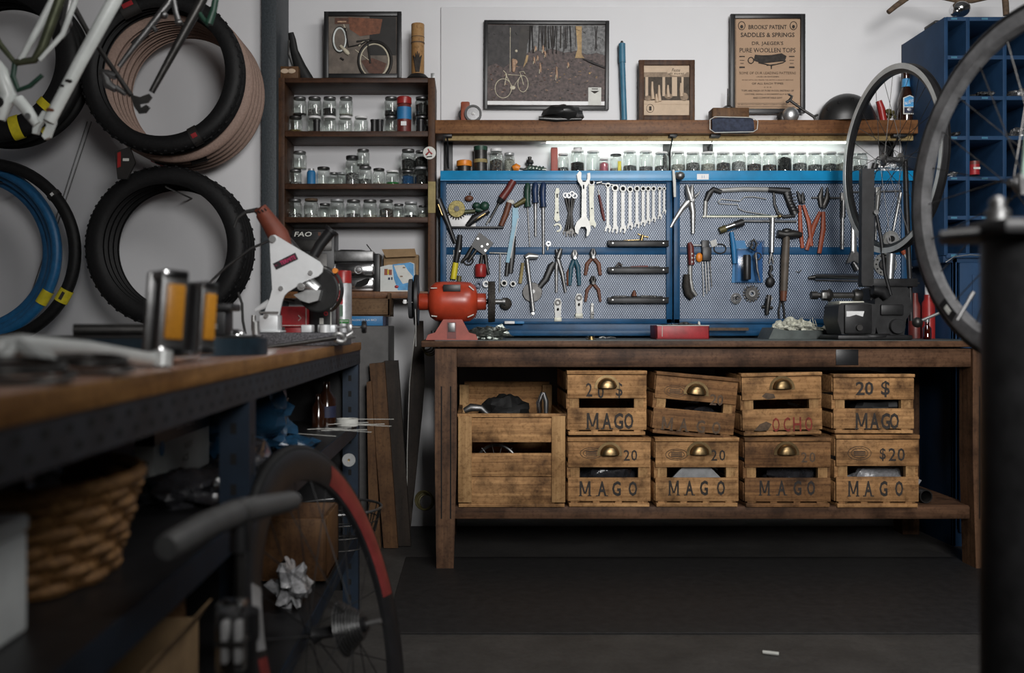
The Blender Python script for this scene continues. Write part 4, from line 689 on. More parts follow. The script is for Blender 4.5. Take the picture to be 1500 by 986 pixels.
# --- black trays
for i,(y0,y1,lab) in enumerate(((350,362,'black magnetic tray holding a small chrome tap, topmost of three'),(389,401,'black magnetic tray holding small dark parts, middle of three'),(433,445,'black magnetic tray with brown bits, lowest of three'))):
    tool('magnetic_tray',lab,'tool tray',[('body','black_iron',[('b',892,y0+3.5,979,y1-.5,.03),('b',890,y0+2.5,893,y1-2,.034),('b',892,y0+2.5,979,y0+4,.034)]),*ea('rivet','steel',[('c',897,y0+6.5,1.1,.0312),('c',971,y0+6.5,1.1,.0312)])],'black magnetic trays')
tool('chrome_tap_handle','small brass and chrome tap handle on the topmost black tray','tap',[(None,'brass',[('t',[(935,342),(941,345),(951,347)],1),('t',[(940,352),(942,344)],[3,2.2]),('t',[(914,352),(938,351)],1)])])
tool('tray_part','small dark heap of bits on the middle black tray','bits',[(None,'bolts_mix',[('t',[(903,391),(907,386),(912,389)],[2,3,2]),('t',[(900,391.5),(968,391.5)],1.2),('m','dark_red'),('t',[(925,391),(950,390)],1.5),('m','bolts'),('t',[(952,391),(966,390.5)],1.4)])])
tool('tray_part','brown knob among small bits on the lowest black tray','bits',[(None,'bolts_black',[('t',[(897,435),(972,435)],1.3),('m','bolts'),('t',[(940,434),(962,434.5)],1.8),('t',[(900,434.5),(918,434)],1.5),('m','brown_grip'),('l',929,434,[(0,0),(4,0),(3,4),(1.8,8),(0,9)],0)])])
# --- ratchet & freewheel tool
tool('freewheel_disc','dark round disc with black strap behind the ratchet','chain tool',[('disc','dark_steel',[('c',780,428,14.5,.01)]),('hub','dull_steel',[('c',781,427,3,.014)]),('strap','black_plastic',[('t',[(790,421),(800,409),(808,390),(812,384)],[4,5,5.5,3],0,.4)])])
tool('torque_ratchet','chrome ratchet handle hanging with angled square head','ratchet',[('head','steel',[('t',[(770,378),(775,375),(788,376)],[5,5.5,3.5])]),('shaft','steel',[('t',[(772,380),(777,420),(781,456)],[3,2.4,3.2],-.014)]),('tip','steel',[('c',781,459,2.5,.012)])])
tool('wooden_stick','thin tan stick hanging left of the ratchet','stick',[(None,'tape_yellow',[('t',[(766,385),(762,415)],[2.3,2.6])])])
tool('small_ring_wrench','small chrome ring end hanging on a hook','wrench',[(None,'steel',[('r',803.5,357,3.6,1.9,.012),('t',[(803,361),(802.5,366)],1.6)])])
tool('slip_joint_pliers','dark grey slip joint pliers with bare handles','pliers',[('jaw','dull_steel',[('t',[(822,364),(819,372),(817,378)],[2.5,4.5,5]),('t',[(815,365),(817,376)],[2,3.5])]),('handle','dull_steel',[('t',[(817,378),(824,400),(829,428)],[4,3,2],0,.6)]),('handle','dull_steel',[('t',[(818,376),(815.5,390),(815.5,428)],[3.5,2.6,2],.0,.6)])])
def pliers(label,cx,yt,yj,yb,spread,jm,gm,gm2=None,w=3.2):
    gm2=gm2 or gm
    tool('pliers',label,'pliers',[('jaw',jm,[('t',[(cx-1,yt),(cx-2.5,(yt+yj)/2),(cx,yj)],[1.3,3,3.6]),('t',[(cx+1,yt),(cx+2.5,(yt+yj)/2),(cx,yj)],[1.3,3,3.6])]),('grip',gm,[('t',[(cx,yj),(cx-spread*.75,yj+(yb-yj)*.35),(cx-spread,yb)],[w*.8,w,w*.7],0,.7)]),('grip',gm2,[('t',[(cx,yj),(cx+spread*.75,yj+(yb-yj)*.35),(cx+spread,yb)],[w*.8,w,w*.7],-.003,.7)]),('pivot',jm,[('c',cx,yj,2.2,.028)])],'pliers on the left panel')
pliers('side cutting pliers with teal grips, brown pair behind',842,366,378,418,7,'steel','teal_grip',None,3.6)
tool('pliers_grip','brown pliers handles peeking out behind the teal grips','pliers',[(None,'brown_grip',[('t',[(838,385),(833,400),(834,418)],[2,3,3.2],0,.5)])])
pliers('pliers with worn orange brown grips, upper of two',869,364,377,403,11,'dull_steel','brown_grip')
pliers('pliers with worn orange brown grips, lower of two',869,404,415,442,11,'dark_steel','brown_grip',None,2.6)
for x,y0,y1,lab in ((817.5,437,472,'silver chain wear tool, leftmost of three below the pliers'),(848.5,430,466,'silver chain wear tool, middle of three below the pliers')):
    tool('chain_tool',lab,'chain tool',[('plate','bright_steel',[('p',[(x-5.5,y0+6),(x-3,y0),(x+3,y0),(x+5.5,y0+6),(x+4.5,y1-8),(x+6,y1),(x-6,y1),(x-4,y1-8)],.008)]),('ring','dark_steel',[('r',x,y0+6,4.4,2.2,.016)]),('hole','dark_hole',[('s',x,y0+16,1.6,2.2,2,-.007)]),('foot','cream_paint',[('b',x-5.5,y1-7,x+5.5,y1-1,.014)])],'chain wear tools')
tool('chain_tool','small silver key like tool, rightmost of three below the pliers','chain tool',[(None,'bright_steel',[('b',865.5,447,870.5,471,.006),('c',868,446,2.2,.01),('t',[(867,459),(870.5,459)],2.2)])],'chain wear tools')
tool('lever_clamp','white quick release lever clamped on the middle post','clamp',[('lever','off_white',[('p',[(983,250),(986,250),(988,268),(988,290),(985,290),(984,270)],.012,-.036)]),('body','dull_steel',[('s',994,259,7,6,5,-.034),('t',[(988,256),(1000,258)],3,-.034)])])
# --- right panel
tool('large_pliers','large bright pliers with spread bare handles','pliers',[('jaw','steel',[('t',[(1006,271),(1008,280),(1012,292)],[2.5,4.5,6]),('t',[(1014,271),(1013,280),(1013,292)],[2,4,6])]),('handle','steel',[('t',[(1012,292),(1000,305),(989,322),(983,333)],[5,4,3.2,2],0,.6)]),('handle','steel',[('t',[(1013,292),(1016,310),(1016,342)],[5,4,2.6],-.002,.6)]),('pivot','dull_steel',[('c',1013,293,3.2,.034)]),('spur','steel',[('t',[(1014,292),(1022,285),(1026,280)],[3,2,1])])])
tool('hacksaw','large hacksaw with black pistol grip and silver frame','saw',[('frame','bright_steel',[('t',[(1054,278.5),(1090,276.5),(1128,277)],[3.2,3.6,3.4],0,.6)]),('front_arm','black_plastic',[('t',[(1058,281),(1046,277),(1040,283),(1035,294)],[3,4,5,3.6],0,.6),('m','bright_steel'),('t',[(1035,294),(1034,318)],[3,3],0,.6)]),('blade','cream_paint',[('b',1030,315.5,1140,318,.002,-.008,0),('m','green_handle'),('b',1040,314.3,1130,315.8,.0025,-.008,0)]),('grip','black_plastic',[('t',[(1126,277),(1150,279),(1158,280)],[3.5,5,5.5],0,.6),('t',[(1154,281),(1158,296),(1166,313)],[6,5,6.5],0,.6),('t',[(1135,281),(1136,298),(1141,312),(1150,317),(1166,315)],[1.8,2,2.4,2.6,3],0,.6)]),('ridge','black_iron',[('t',[(1153+i*1.2,286+i*4.5),(1163+i*1.2,284.5+i*4.5)],.7,-.03) for i in range(6)]),('wing_nut','brass',[('s',1142,317,3.4,2.4,3,-.012)])])
tool('bent_wire','bent steel wire loop hanging inside the hacksaw frame','wire',[(None,'steel',[('t',[(1124,291),(1105,287.5),(1092,288),(1085,294),(1058,291),(1053,295),(1055,298),(1082,299),(1083,305),(1092,309),(1130,315)],1.)])])
tool('steel_rod','long horizontal steel rod hanging below the hacksaw','rod',[(None,'dull_steel',[('t',[(1088,323.5),(1168,324)],1.9)])])
tool('soft_face_hammer','small hammer with chrome head and blue handle','hammer',[('head','chrome',[('t',[(1062,335),(1076,330)],[5.2,5.2]),('m','olive'),('t',[(1054,338),(1063,334.5)],[4.8,5.4]),('m','black_plastic'),('t',[(1076,330),(1089,325.5)],[5.6,5.4])]),('handle','blue_print',[('t',[(1072,340),(1075,360),(1077,386)],[3,4,3.6])])])
tool('drift_punch','long grey cylindrical punch hanging below the rod','punch',[('barrel','alu',[('t',[(1132,319),(1131,370)],[4,3.6])]),('fork','dull_steel',[('t',[(1131,370),(1128,386)],[2,1.4]),('t',[(1131,370),(1134,386)],[2,1.4])])])
tool('chain_link','dark chain and leather tag hanging under the punch','chain',[(None,'black_iron',[('t',[(1130,388),(1131,394),(1128,400),(1132,406)],[2,3,2,3]),('s',1129,413,7,8,4)])])
tool('claw_hammer','big hammer with long dark brown handle hanging head up','hammer',[('head','dark_steel',[('t',[(1139,342),(1150,344),(1162,343),(1174,344)],[5.5,5.5,6.5,3.6]),('s',1153,339,8,5,5)]),('handle','hammer_wood',[('t',[(1152,346),(1150,380),(1148,426)],[5,6.2,5.6])]),('butt','brown_grip',[('t',[(1148,426),(1147.5,441)],[5.4,4.6])])])
tool('hanging_strap','dark strap loop hanging below the big hammer','strap',[(None,'black_rubber',[('t',[(1145,441),(1142,455),(1143,470)],1.6),('t',[(1148,441),(1150,455),(1151,472)],1.6)])])
tool('wire_brush','curved wire brush with red handle and dark bristles','wire brush',[('handle','dark_red',[('t',[(1010,355),(1012,362),(1013,388)],[3,4.8,4.6]),('m','off_white'),('c',1013,372,1.2,.03),('c',1013,378,1.2,.03),('c',1013,384,1.2,.03)]),('spine','bright_steel',[('t',[(1012,389),(1012,408),(1015,425),(1021,433)],[3.4,3,3,2.4],0,.7)]),('bristles','wire_dark',[('t',[(1006,402),(1005.5,418),(1008,430),(1014,437)],[4.6,5.6,5.6,4])])])
tool('hex_key_set','fan of long hex keys in a black and orange holder','hex key',[('holder','black_plastic',[('b',1028,352,1039,371,.02),('b',1029,362,1042,382,.024)]),('tab','orange_plastic',[('s',1025,377,5,7,3)]),('key','steel',[('t',[(1030,383),(1032,434)],1.2)]),('key','steel',[('t',[(1034,383),(1036.5,430)],1.3)]),('key','steel',[('t',[(1038,383),(1040,426)],1.2)]),('key','dull_steel',[('t',[(1041,382),(1044,421)],.9)]),('short_arm','steel',[('t',[(1016,359),(1029,359)],1.6)])])
tool('cable_tie_loop','coiled dark cable with silver clip','cable',[(None,'black_rubber',[('tc',arc(1056,364,9,0,330,14,7),1.),('m','bright_steel'),('p',[(1041,353),(1050,350),(1052,359),(1044,362)],.006)])])
tool('blister_pack','blue carded blister pack with a dark grip inside','package',[('card','blue_print',[('p',[(1077,352),(1092,352),(1095,362),(1110,362),(1117,354),(1119,414),(1073,414)],.004)]),('grip','black_plastic',[('l',1092,410,[(0,0),(5.5,0),(6,2),(6,32),(5,36),(0,36)],-.02)]),('blister','blister',[('b',1078,365,1107,413,.045)]),('clear_flap','blister',[('p',[(1104,352),(1121,352),(1117,414),(1110,414)],.006,-.006)])])
tool('black_scissors','looped black cord and steel snips in front of the blue pack','snips',[('cord','black_plastic',[('t',[(1097,356),(1101,352),(1105,358),(1102,368),(1096,364),(1099,358)],2.,-.044)]),('ring','dark_steel',[('tc',arc(1107,376,5,0,330,10),1.1,-.044)]),('blade','dull_steel',[('t',[(1104,372),(1106,395),(1110,412)],[1.6,1.8,1],-.044)])])
tool('lockring','bright chrome lockring hanging under the blue pack','lockring',[('ring','chrome',[('r',1079,437,8,5,.012),('r',1080,437,5.4,3.2,.018)]),('core','dark_steel',[('c',1080,437,2,.024)])])
tool('sprocket','dark toothed sprocket hanging beside the chrome lockring','sprocket',[('disc','dark_steel',[('r',1102,430,9.5,4,.01)]),('tooth','dark_steel',[('b',1102+11*math.cos(a)-1.4,430+11*math.sin(a)-1.4,1102+11*math.cos(a)+1.4,430+11*math.sin(a)+1.4,.006,0,.0005) for a in [i*2*PI/15 for i in range(15)]]),('bore','dull_steel',[('r',1102,430,4.6,2.6,.016)])])
tool('chain_breaker','small dark chain breaker right of the sprocket','chain tool',[(None,'dark_steel',[('t',[(1127,432),(1125,445),(1124,461)],[3.5,4.5,2.5]),('t',[(1117,449),(1133,451)],2.4),('m','dull_steel'),('r',1127,437,4.5,2.2,.02)])])
def snips(label,pts1,pts2,gm,jm,piv,j1,j2,w=3.2):
    tool('snips',label,'snips',[('blade',jm,[('t',j1,[1,w*1.2,w],0,.5)]),('blade',jm,[('t',j2,[1,w*1.2,w],-.004,.5)]),('handle',gm,[('t',pts1,[w*.7,w,w*.8],0,.6)]),('handle',gm,[('t',pts2,[w*.7,w,w*.8],-.004,.6)]),('pivot','dark_steel',[('c',*piv,2.2,.026)])],'red handled snips')
snips('smaller snips with orange grips left of the tin snips',[(1173,300),(1174,335),(1177,363)],[(1178,300),(1186,325),(1190,360)],'orange_grip','black_iron',(1176,296),[(1169,279),(1173,288),(1176,298)],[(1177,281),(1177,290),(1177,298)])
snips('large tin snips with dark blades and long orange handles',[(1203,310),(1194,330),(1183,366)],[(1207,310),(1207,335),(1201,371)],'orange_grip','dark_steel',(1206,303),[(1206,273),(1203,288),(1205,303)],[(1213,274),(1213,290),(1207,304)],3.8)
tool('tap_wrench','chrome T handle tool with long sleeve, left of the wheel','tool',[('bar','dull_steel',[('t',[(1190,289),(1232,289.5)],1.5)]),('block','bright_steel',[('b',1232,282,1239.5,294,.02)]),('sleeve','dull_steel',[('t',[(1236,293),(1235.5,318)],[3.2,4])]),('shaft','steel',[('t',[(1235.5,318),(1235,365)],2.6)])])
tool('tap_wrench','chrome T handle tool seen through the wheel spokes','tool',[('bar','dull_steel',[('t',[(1245,281),(1326,279)],1.4)]),('block','bright_steel',[('b',1283,274,1290.5,286,.02)]),('sleeve','bright_steel',[('t',[(1287,286),(1285,312)],[4,3.2])]),('shaft','dull_steel',[('t',[(1285,312),(1284,360)],2)])])
tool('adjustable_wrench','long adjustable wrench with slanted jaw behind the black arm','wrench',[('shaft','steel',[('t',[(1252,296),(1252,370)],[3,4.6],0,.6)]),('jaw','dull_steel',[('p',[(1248,368),(1256,368),(1262,378),(1258,386),(1251,382),(1241,386),(1243,379)],.016),('t',[(1250,384),(1257,395)],[3,5])])])
tool('crank_puller','chrome tool with long shaft and round dial head','tool',[('shaft','steel',[('t',[(1321,282),(1310,338)],[2.6,1.8])]),('dial','bright_steel',[('r',1306,350,12,6,.014)]),('ring','steel',[('r',1306,350,7.5,4.5,.022)]),('core','dark_hole',[('c',1306,350,4.4,.016)])])
tool('brake_rotor','thin drilled brake rotor hanging behind the black rod','rotor',[('disc','bright_steel',[('r',1299,387,17,10,.004)]),('carrier','dark_steel',[('c',1299,387,9,.006)]),('hole','dark_hole',[('c',1299+13.5*math.cos(a),387+13.5*math.sin(a),1.3,.0048) for a in [i*2*PI/12 for i in range(12)]])])
tool('grey_cylinder','plain grey metal cylinder hanging before the rotor','cylinder',[(None,'alu',[('t',[(1305,372),(1303,412)],[6.5,6])])])
tool('red_screwdriver','screwdriver with orange red handle right of the wheel bottom','screwdriver',[('handle','orange_grip',[('t',[(1320,362),(1326,372)],[4,3.4])]),('shaft','alu',[('t',[(1326,372),(1337,393)],[2.4,1.6])])])
tool('long_chrome_pump','long chrome tube lying across the board above the vise','pump',[('tube','chrome',[('t',[(1194,405),(1262,406)],[4.6,4.6])]),('collar','dark_steel',[('t',[(1185,407),(1194,406)],[2,3.4])]),('edge','dull_steel',[('t',[(1196,410),(1262,411.5)],1.6)])])
tool('hook','empty wire hook on the right panel','hook',[(None,'dull_steel',[('t',[(1168,397),(1172,399),(1176,395)],.8)])])
# ================================================================== on the workbench
ZB=ZT+.0015
def rowz(Y): return VY-(ZB-HC)*F/Y      # pixel row of the bench surface at depth Y
def grinder():
    Y=3.70; b=rowz(Y)
    s=Y/F
    prof=[(0,-36),(14,-36),(23,-33),(28.5,-25),(29.5,-15),(29.5,15),(28.5,25),(23,33),(14,36),(0,36)]
    item('bench_grinder','red bench grinder with grey wheel left and wire wheel right','grinder',Y,[
     ('motor','red_paint',[('lx',663.5,442,prof),('lx',620,442,[(0,-6),(12,-6),(12.5,-5),(12.5,12),(0,12)]),('lx',706,442,[(0,-12),(12.5,-12),(12.5,5),(12,6),(0,6)])],[('name_plate','black_frame',[('b',650,418,675,428,.01,-.072,.001)]),*ea('vent_slot','off_white',[('t',[(632,423),(641,423)],.9,-.062),('t',[(687,420),(694,426)],.9,-.06),('t',[(633,463),(641,464)],.9,-.063),('t',[(685,465),(694,461)],.9,-.06)])]),
     ('base','red_base',[W(lambda m:m.prism([P(x,y,Y)+Vector((0,-.055,0)) for x,y in ((624.5,b),(628,490),(638,487),(650,468),(677,468),(687,487),(697,490),(700,b))],(0,.11,0)))],[('switch','dull_steel',[('b',657,473,667,486,.004,-.060,.001)]),('switch_plate','dark_red',[('b',655.5,472,668.5,496,.002,-.0566,0)]),('bolt','black_iron',[('l',634.5,488.5,[(0,0),(3,0),(3,4),(0,4)],-.02)])]),
     ('grinding_wheel','grind_stone',[('lx',602.5,438,[(0,-3),(28,-3),(29,-1.5),(29,2.5),(0,2.5)],-.02)]),
     ('wheel_guard','black_iron',[('lx',610,440,[(0,-3),(36.5,-3),(38,-1),(37,3),(0,3)])]),
     ('tool_rest','bright_steel',[('t',[(592,443.5,-.09),(610,444,-.09),(611,472,-.09),(611,b+9,-.09)],1.1)],[('nut','white_plastic',[('b',593,440,598,446,.012,-.095)])]),
     ('shaft','dull_steel',[('lx',712,442,[(0,0),(4,0),(4,24),(6,24),(6,28),(0,28)])]),
     ('wire_wheel','wire_dark',[('lx',719,442,[(0,-2),(5,-3),(29,-4),(30,0),(29,6),(5,5),(0,4)],0,.05)])])
grinder()
item('crumpled_foil','glinting crumpled metal foil heap beneath the wire wheel','foil',3.82,[(None,'foil',[('s',703,rowz(3.82)-8,16,9,12,0,.3),('s',722,rowz(3.82)-8,22,10,12,0,.4),('p',[(726,478),(735,474),(747,489),(744,491),(735,488)],.02)])])
item('small_package','small blue and white packet leaning at the board foot','packet',4.216,[('packet','white_plastic',[('b',739,470.5,754,474.5,.03,0)]),('blue_end','blue_print',[('b',754,470.5,768,474.5,.03,0)])])
item('hex_nut','shiny flange nut lying on the bench in front of the left panel','nut',3.75,[(None,'brass',[W(lambda m:m.lathe([(.007,0),(.02,0),(.02,.003),(.011,.004),(.011,.012),(.005,.012),(.005,0)],P(866,rowz(3.75),3.75),(0,0,1),12))])])
for i,(x,y,Y,lab) in enumerate(((894,492,4.05,'bright bent wire clip lying right of the flange nut'),(882,491,4.1,'tiny screw lying between flange nut and wire clip'),(858,483,4.2,'dark little part lying on the ledge of the board foot'))):
    item('small_part',lab,'part',Y,[(None,['bright_steel','off_white','black_iron'][i],[W(lambda m,x=x,Y=Y,i=i:m.tube([P(x-6+i*2,0,Y)*1+Vector((0,0,ZB+.003-P(0,0,Y).z)),P(x+1,0,Y)+Vector((0,.01,ZB+.006-P(0,0,Y).z)),P(x+7-i*3,0,Y)+Vector((0,-.01,ZB+.003-P(0,0,Y).z))],.0025,6))])])
def red_tray(m):
    Y=3.9; a=P(962,0,Y).x; b=P(1039,0,Y).x; z0=ZB; z1=P(0,476.5,Y).z
    m.b2((a,Y,z0),(b,Y+.004,z1),.001); m.b2((a,Y+.14,z0),(b,Y+.144,z1),.001); m.b2((a,Y,z0),(a+.004,Y+.144,z1),.001); m.b2((b-.004,Y,z0),(b,Y+.144,z1),.001); m.b2((a,Y,z0),(b,Y+.144,z0+.003))
item('red_tin_tray','shallow red metal tray of small parts on the bench','tray',3.9,[('tray','red_tin',[W(red_tray)],[('rim','off_white',[('t',[(962,477,-.001),(1039,477,-.001)],.6),('t',[(970,478,-.001),(970,493,-.001)],.5)])])])
item('tray_parts','heap of small pale parts inside the red metal tray','parts',3.97,[(None,'heap_dark',[('s',1000,479,30,5,20,0,.4),('m','off_white'),('s',1002,475,7,2,6,0,.3),('s',1024,475,2,4,2,0,.2)])])
item('wood_strip','narrow brown wooden strip leaning at the board foot','strip',4.2,[(None,'pale_ink',[('b',1038,480,1097,484.5,.02)])])
def ragtray(m):
    Y=3.9; m.prism([P(1126,rowz(Y),Y),P(1134,480,Y),P(1150,484,Y),P(1228,484,Y),P(1232,rowz(Y),Y)],(0,.16,0))
item('slate_slab','dark grey wedge slab under the wool waste','slab',3.9,[(None,'linoleum',[W(ragtray)])])
item('wool_waste','heap of white cotton waste on the dark slab','cotton waste',3.97,[(None,'wool',[('s',1140,480,9,7,8,0,.4),('s',1160,477,14,8,12,0,.45),('s',1178,478,14,7,12,0,.45),('s',1190,482,10,4,8,0,.45),('s',1214,483,12,5,8,0,.4)]+[('t',[(1150+i*4,478),(1150+i*4+random.uniform(-5,5),470+random.uniform(-6,3))],.5,-.02) for i in range(12)])])
# ----- vise with truing stand and wheel
def vise():
    Y=3.68; b=rowz(Y)
    item('bench_vise','big black bench vise bolted at the right end of the bench','vise',Y,[
     ('fixed_jaw','black_iron',[('p',[(1229,448),(1233,444),(1266,443),(1283,446),(1285,462),(1282,b-8),(1233,b-8),(1227,470)],.15),('b',1236,446,1276,b-9,.02,-.012,.005)],[('white_label','white_plastic',[('p',[(1238,456),(1264,456),(1262,464),(1252,461),(1242,464),(1238,464)],.001,-.0132)]),('bolt','dark_steel',[('c',1256,480,4.5,.012,-.024)])]),
     ('jaw_plate','cream_paint',[('b',1231,441,1268,447,.12,.01,.004)]),
     ('sliding_jaw','black_iron',[('p',[(1285,438),(1300,431),(1337,435),(1340,455),(1331,468),(1328,b-6),(1290,b-6),(1284,470)],.14,.02),('p',[(1281,422),(1288,419),(1336,418),(1341,424),(1340,438),(1300,441),(1283,439)],.08,.05),('c',1316,478,11,.02,.0),('b',1292,446,1326,462,.02,.008,.006),('t',[(1278,425),(1293,427),(1300,436)],[7,8,6])]),
     ('base','black_iron',[('b',1226,b-7,1336,b,.2,-.01,.006),('l',1283,b-9,[(0,0),(28,0),(30,-2),(30,-5),(0,-5)],.06)]),
     ('screw','dark_steel',[('lx',1196,432,[(0,0),(6,0),(6,9),(4,9),(4,17),(8,17),(8,25),(10,27),(7,31),(4.5,31),(4.5,62),(8,63),(10,68),(8,75),(0,75)],.06)],[('collar','bright_steel',[('b',1209,428,1216,437,.02,.03)])]),
     ('spindle_knob','dark_steel',[('s',1335,472.5,7.5,7.5,7,-.05)]),('handle','steel',[('t',[(1338,471,-.05),(1378,454,-.05)],[2.2,2.2])])])
vise()
def stand():
    Y=3.72
    item('truing_stand','tall black wheel truing stand clamped on the vise','truing stand',Y,[
     ('upright','black_iron',[W(lambda m:m.prism([P(x,y,3.66) for x,y in ((1263,247),(1281,247),(1280,415),(1278,419),(1264,419),(1262,414))],(0,.03,0))),('t',[(1272,250),(1274,243)],4,-.05)],[('bolt','dull_steel',[('c',1272,314,3.6,.015,-.075)])]),
     ('strut','black_iron',[('t',[(1284,315,0),(1291,352,0),(1296,400,0),(1313,462,0)],[2.6,2.6,2.6,2.2])]),
     ('cross_rod','black_iron',[('t',[(1276,414,.02),(1350,414.5,.02)],1.6)]),
     ('far_upright','black_iron',[('t',[(1331,232,.03),(1333,300,.03),(1338,414,.03),(1340,470,.03)],[3.6,4.2,3.6,3])]),
     ('foot','black_iron',[('b',1262,408,1345,420,.04,0,.004)])])
stand()
def wheel(name,label,px,py,Y,yaw,tilt,Rr,prof,rim_m,n_sp,hub,spoke_m='steel',tyre=None,extra=None,face=None,sp_r=.0011,ri=None,hub_m='dull_steel'):
    c=P(px,py,Y); n=Vector((math.cos(yaw)*math.cos(tilt),math.sin(yaw)*math.cos(tilt),math.sin(tilt))).normalized()
    u=n.cross(Vector((0,0,1))).normalized(); w=u.cross(n)
    parts=[('rim',rim_m,[W(lambda m:m.ring(c,n,prof,96))]+([('m',face[0]),W(lambda m:m.ring(c,n,face[1],96,face[2],face[3]) if len(face)>2 else m.ring(c,n,face[1],96))] if face else []))]
    if tyre: parts.append(('tyre',tyre[0],[W(lambda m:m.ring(c,n,tyre[1],96))]+(tyre[2](c,n,u,w) if len(tyre)>2 else [])))
    parts.append(('hub',hub_m,[W(lambda m:m.lathe(hub,c,n,20))]))
    ri=ri or min(p[0] for p in prof); hw=max(h for r,h in hub)*.62; hr=max(r for r,h in hub)*.8
    for i in range(n_sp):
        a=2*PI*i/n_sp; sd=1 if i%2 else -1; b_=a+(.9 if (i//2)%2 else -.9)
        p0=c+n*hw*sd+(u*math.cos(b_)+w*math.sin(b_))*hr; p1=c+(u*math.cos(a)+w*math.sin(a))*(ri+.002)
        parts.append(('spoke',spoke_m,[W(lambda m,p0=p0,p1=p1:m.cyl(p0,p1,sp_r,5))]))
    if extra: parts+=extra(c,n,u,w)
    return item(name,label,'wheel',Y,parts)
Rr=.36
prof=[(Rr,.013),(Rr-.002,.016),(Rr-.020,.0155),(Rr-.036,.007),(Rr-.036,-.007),(Rr-.020,-.0155),(Rr-.002,-.016),(Rr,-.013),(Rr-.008,-.010),(Rr-.008,.010)]
sv=[(Rr-.0005,-.0168),(Rr-.021,-.0163),(Rr-.0215,-.0152),(Rr-.002,-.0157)]
wheel('bare_wheel','bare silver and black rimmed wheel held in the truing stand',1306.5,234,3.68,.0953,-.01,Rr,prof,'black_frame',32,[(0,-.062),(.004,-.062),(.004,-.045),(.012,-.04),(.027,-.034),(.027,-.031),(.011,-.026),(.011,.026),(.027,.031),(.027,.034),(.012,.04),(.012,.045),(.004,.047),(.004,.062),(0,.062)],'dark_steel',face=('rim_silver',sv))
item('red_spray_can','red can standing behind the vise at right','can',4.1,[('body','red_plastic',[('l',1360,rowz(4.1),[(0,0),(9,0),(9,52),(6,57),(6,64),(0,64)])]),('cap','white_plastic',[('l',1360,rowz(4.1),[(0,64),(5,64),(5,78),(0,79)])])])
item('red_bottle','dark red bottle behind the vise beside the red can','bottle',4.15,[(None,'dark_red',[('l',1340,rowz(4.15),[(0,0),(9,0),(9,46),(5,54),(4,66),(0,66)])])])
item('glass_flask','small clear bottle beside the vise handle on the bench','bottle',3.86,[('glass','amber_glass',[('l',1358,rowz(3.86),[(0,0),(6,0),(6,16),(3,20),(3,25),(0,25)])]),('cap','steel',[('l',1358,rowz(3.86),[(0,25),(3.5,25),(3.5,30),(0,30)])])])
